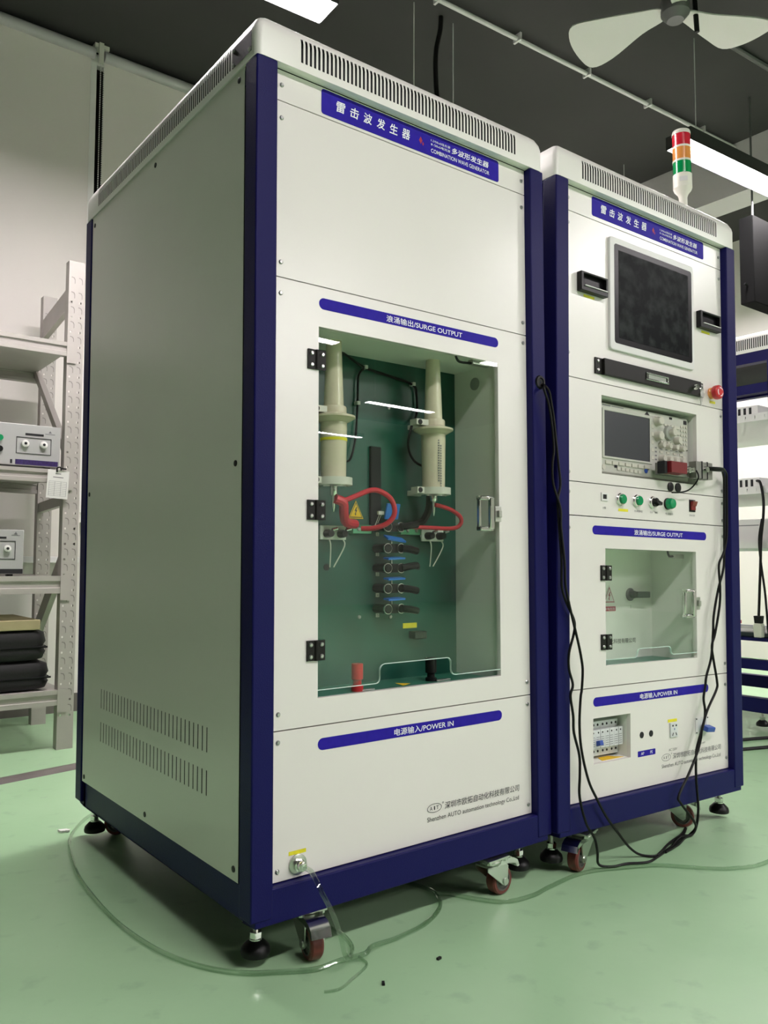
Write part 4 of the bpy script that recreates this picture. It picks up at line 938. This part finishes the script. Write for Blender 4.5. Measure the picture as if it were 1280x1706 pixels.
# instruments
i1 = thing('test_instrument', 'grey test instrument with two white sockets on upper shelf', 'instrument', (-.20, 2.115, 1.118))
MB().box(0, .452, 0, .36, .012, .178).build('case', M['instr'], i1, bevel=.003)
MB().box(.03, .05, .02, .05, 0, .012).box(.40, .42, .02, .05, 0, .012).build('case_foot', M['black'], i1)
pp = MB().plate(.283, .416, .060, .126, -.002, 0, [(.285, .414, .062, .124)]).build('socket_frame', M['dark'], i1)
for x in (.316, .386):
    s = MB().lathe([(.014, 0), (.014, -.010), (.009, -.012)], axis='y', n=18).build('socket', M['paper'], i1, loc=(x, 0, .100))
    MB().lathe([(.0055, -.013), (.0055, -.0115)], axis='y', n=12).build('socket_hole', M['dark'], s)
MB().box(.316, .386, -.001, .0005, .134, .143).build('title_strip', M['dark'], i1)
MB().box(.281, .444, -.0012, .0005, .016, .036).build('purple_band', M['purple'], i1); MB().box(.262, .270, -.001, .0005, .018, .034).build('small_mark', M['dark'], i1)
for z, mt in ((.116, 'greenbtn'), (.072, 'black')): MB().lathe([(.012, 0), (.012, -.008)], axis='y', n=16).build('push_button', M[mt], i1, loc=(.222, 0, z))
MB().prism([(.405, .150), (.417, .150), (.411, .159)], -.0008, .0004).box(.392, .430, -.0008, .0004, .144, .1465).build('maker_mark', M['greyink'], i1, smooth=0)
i2 = thing('test_instrument', 'grey test instrument with one socket on the middle shelf', 'instrument', (-.20, 2.115, .688))
MB().box(0, .323, 0, .33, .012, .186).build('case', M['instr'], i2, bevel=.003)
MB().box(.03, .05, .02, .05, 0, .012).box(.27, .29, .02, .05, 0, .012).build('case_foot', M['black'], i2)
MB().plate(.18, .292, .070, .142, -.002, 0, [(.182, .290, .072, .140)]).build('socket_frame', M['dark'], i2)
s = MB().lathe([(.013, 0), (.013, -.010), (.008, -.012)], axis='y', n=18).build('socket', M['paper'], i2, loc=(.262, 0, .112)); MB().lathe([(.0055, -.013), (.0055, -.0115)], axis='y', n=12).build('socket_hole', M['dark'], s)
MB().box(.18, .258, -.001, .0005, .150, .158).build('title_strip', M['dark'], i2); MB().box(.15, .321, -.0012, .0005, .014, .032).build('dark_band', M['dark'], i2)
MB().prism([(.285, .168), (.299, .168), (.292, .178)], -.0008, .0004).box(.276, .308, -.0008, .0004, .163, .165).build('maker_mark', M['greyink'], i2, smooth=0)
tag(MB().box(-.35, .196, 2.12, 2.55, .478, .518).build('cardboard_box', M['card'], bevel=.003), 'flat kraft cardboard box lying on top of the black bags', 'box')
def bag(x1, z0, z1, label):
    t = thing('soft_bag', label, 'bag', (-.12, 2.33, z0))
    w_ = x1+.12; h = z1-z0
    b = MB(); n = 22
    prof = [(.86, 0), (.97, .08), (1.0, .30), (.97, .45), (1.0, .62), (.98, .90), (.90, 1.0)]
    for s_, zz in prof:
        for p in rrect(-w_*s_-.25, w_*s_, -.21*s_, .21*s_, .06, 5): b.v.append((p[0], p[1], zz*h))
    m_ = 24
    for k in range(len(prof)-1):
        for i in range(m_): b.f.append((k*m_+i, k*m_+(i+1) % m_, (k+1)*m_+(i+1) % m_, (k+1)*m_+i))
    b.f.append(tuple(reversed(range(m_)))); b.f.append(tuple((len(prof)-1)*m_+i for i in range(m_)))
    b.build('bag_body', M['bag'], t, smooth=60)
    z = MB(); pts = [(p[0], p[1], h*.45) for p in rrect(-w_-.24, w_*.985, -.207, .207, .06, 5)]
    z.tube(pts+[pts[0]], .004, 6, 2); z.build('zip_seam', M['black'], t)
bag(.232, .352, .478, 'black soft bag, upper of two, under the cardboard box'); bag(.246, .236, .352, 'black soft bag, lower of two, on the bottom shelf')
tg = thing('inventory_tag', 'white printed paper tag clipped to shelf beam', 'tag', (.240, 2.085, 1.115), (0, .05, 0))
MB().box(-.042, .042, -.0008, 0, -.112, .002).build('paper', M['paper'], tg)
ln = MB()
for k in range(9): ln.box(-.034, .034, -.0012, -.0008, -.044-k*.0072, -.0432-k*.0072)
for x in (-.034, -.012, .012, .034): ln.box(x-.0004, x+.0004, -.0012, -.0008, -.102, -.043)
ln.box(-.012, .010, -.0012, -.0008, -.014, -.011); ln.box(-.02, .02, -.0012, -.0008, -.028, -.025)
ln.build('printed_table', M['greyink'], tg, smooth=0)
MB().tube([(-.006, -.004, -.006), (-.008, -.006, .010), (.004, -.006, .014), (.008, -.004, .002)], .003, 6).obox((.018, -.003, .010), (.02, .006, .006)).build('clip', M['black'], tg)

# ------------------------------------------------------------------ rack C on the far right
RK = thing('equipment_rack', 'navy open equipment rack with white vented hood at far right', 'rack', (2.835, .315, .02))
for x in (0, .8-PW):
    for y in (0, 1-PW): inst(POST, 'post', RK, (x, y, 0))
h = inst(CAPME, 'hood', RK, (0, 0, 0)); inst(CAPIN, 'hood_inside', h, (0, 0, 0))
fb = MB(); fb.box(.010, .79, .002, .046, Z0, ZR); fb.box(.010, .79, .944, .99, Z0, ZR); fb.box(.010, .056, .046, .944, Z0, ZR); fb.box(.744, .79, .046, .944, Z0, ZR); fb.build('base_frame', M['navy'], RK, bevel=.0025)
fb = MB(); fb.box(.0, .046, .046, .954, ZT-.05, ZT); fb.box(.754, .8, .046, .954, ZT-.05, ZT); fb.box(.046, .754, 0, .046, ZT-.05, ZT); fb.box(.046, .754, .954, 1.0, ZT-.05, ZT); fb.build('top_frame', M['navy'], RK)
for z in (1.50, .26): MB().box(.0, .046, .046, .954, z, z+.043).build('side_rail', M['navy'], RK)
MB().box(0, .03, .145, .185, .14, ZT-.05).build('upright', M['navy'], RK)
hp = MB().plate(.855, .954, .14, ZT-.05, 0, .002, [(.860, .868, .20+k*.0445, .208+k*.0445) for k in range(31)])
inst(hp.mesh('hole_strip', M['navy']), 'hole_strip', RK, (.006, 1.0, 0), (0, 0, -PI/2))
foot(RK, .10, .30)
for x, y in ((.046, .06), (.046, .95), (.75, .06), (.75, .95)): foot(RK, x, y)
def tray(z, d0=.05, d1=.95):
    b = MB().box(.012, .78, d0, d1, z, z+.003); b.plate(d0, d1, z, z+.032, 0, .002, [(d0+.02+k*.045, d0+.028+k*.045, z+.008, z+.024) for k in range(int((d1-d0-.03)/.045))])
    return b
for z in (1.375, 1.045, .80):
    lip = MB().plate(.05, .95, z, z+.034, 0, .002, [(.07+k*.045, .0735+k*.045, z+.010, z+.025) for k in range(19)])
    o = inst(lip.mesh('tray_lip', M['tray']), 'tray_lip', RK, (.012, 0, 0), (0, 0, PI/2))
    MB().box(.012, .78, .05, .95, z, z+.003).build('rack_tray', M['tray'], RK)
for z, mt in ((1.380, 'x'), (1.050, 'y')):
    t = thing('power_module', 'grey slotted power module on the %s tray of the far right rack' % ('upper' if z > 1.2 else 'middle'), 'module', (2.86, .56, z+.02))
    MB().box(0, .45, 0, .33, 0, .070).build('case', M['silver'], t, bevel=.002)
    sl = MB()
    for k in range(7): sl.box(-.0008, .0005, .030+k*.026, .042+k*.026, .014, .062)
    sl.build('vent_slot', M['dark'], t)
    MB().box(-.004, .06, .215, .33, 0, .062).build('dark_end', M['maroon'] if z < 1.2 else M['black'], t)
t = thing('junction_box', 'white junction box under the middle tray of the far right rack', 'box', (2.90, .54, .8240))
MB().box(0, .30, 0, .34, 0, .13).build('case', M['tray'], t, bevel=.003); MB().box(-.001, .0005, .05, .20, .10, .104).build('seam', M['greyink'], t)
t = thing('keyboard_device', 'dark folded device with pale keys on lowest deck of the far right rack', 'device', (2.88, .50, .4195))
MB().box(0, .40, 0, .40, 0, .020).build('device_body', M['device'], t, bevel=.003)
ky = MB()
for k in range(5): ky.obox((.03+k*.03, .17, .022), (.016, .26, .005), (0, 0, .1))
ky.build('device_keys', M['conduit'], t)
MB().box(0.0, .40, .0, .40, .030, .036).build('red_edge', M['red'], t) if False else MB().box(-.004, .40, .395, .405, .030, .046).build('red_edge', M['red'], t)
MB().box(.012, .78, .05, .95, .385, .398).build('rack_deck', M['navy'], RK)
t = thing('plug_adapter', 'white plug adapter with black plug hanging on a cable in the far right rack', 'plug', (2.822, .56, .475))
MB().prism([(-.016, -.05), (.016, -.05), (.020, .0), (.014, .012), (-.014, .012), (-.020, .0)], -.016, .016, 'yz').build('adapter_body', M['ring'], t, bevel=.002)
MB().prism([(-.014, .012), (.014, .012), (.018, .045), (-.018, .045)], -.014, .014, 'yz').build('plug_body', M['black'], t, bevel=.002)
cable('rack_cable', [(2.822, .56, .52), (2.822, .555, .60), (2.82, .545, .75), (2.822, .54, .86), (2.825, .53, .95), (2.832, .53, 1.03), (2.838, .545, 1.11), (2.864, .575, 1.125)], .006, 'black cable holding the plug adapter in far right rack')
cable('rack_cable', [(2.825, .535, .95), (2.82, .548, .86), (2.825, .545, .75), (2.825, .53, .62), (2.83, .522, .45), (2.86, .53, .405)], .005, 'black cable hanging beside the plug adapter in far right rack')
for pts, l in (([(1.75, .55, .006), (2.2, .52, .006), (2.6, .40, .006), (2.95, .30, .006), (3.5, .25, .006)], 'black cable lying on the floor before the far right rack'), ([(1.70, .75, .006), (2.3, .64, .006), (2.7, .52, .006), (3.0, .40, .006), (3.4, .42, .006)], 'black cable on the floor under the front edge of far right rack')):
    cable('floor_cable', pts, .007, l)
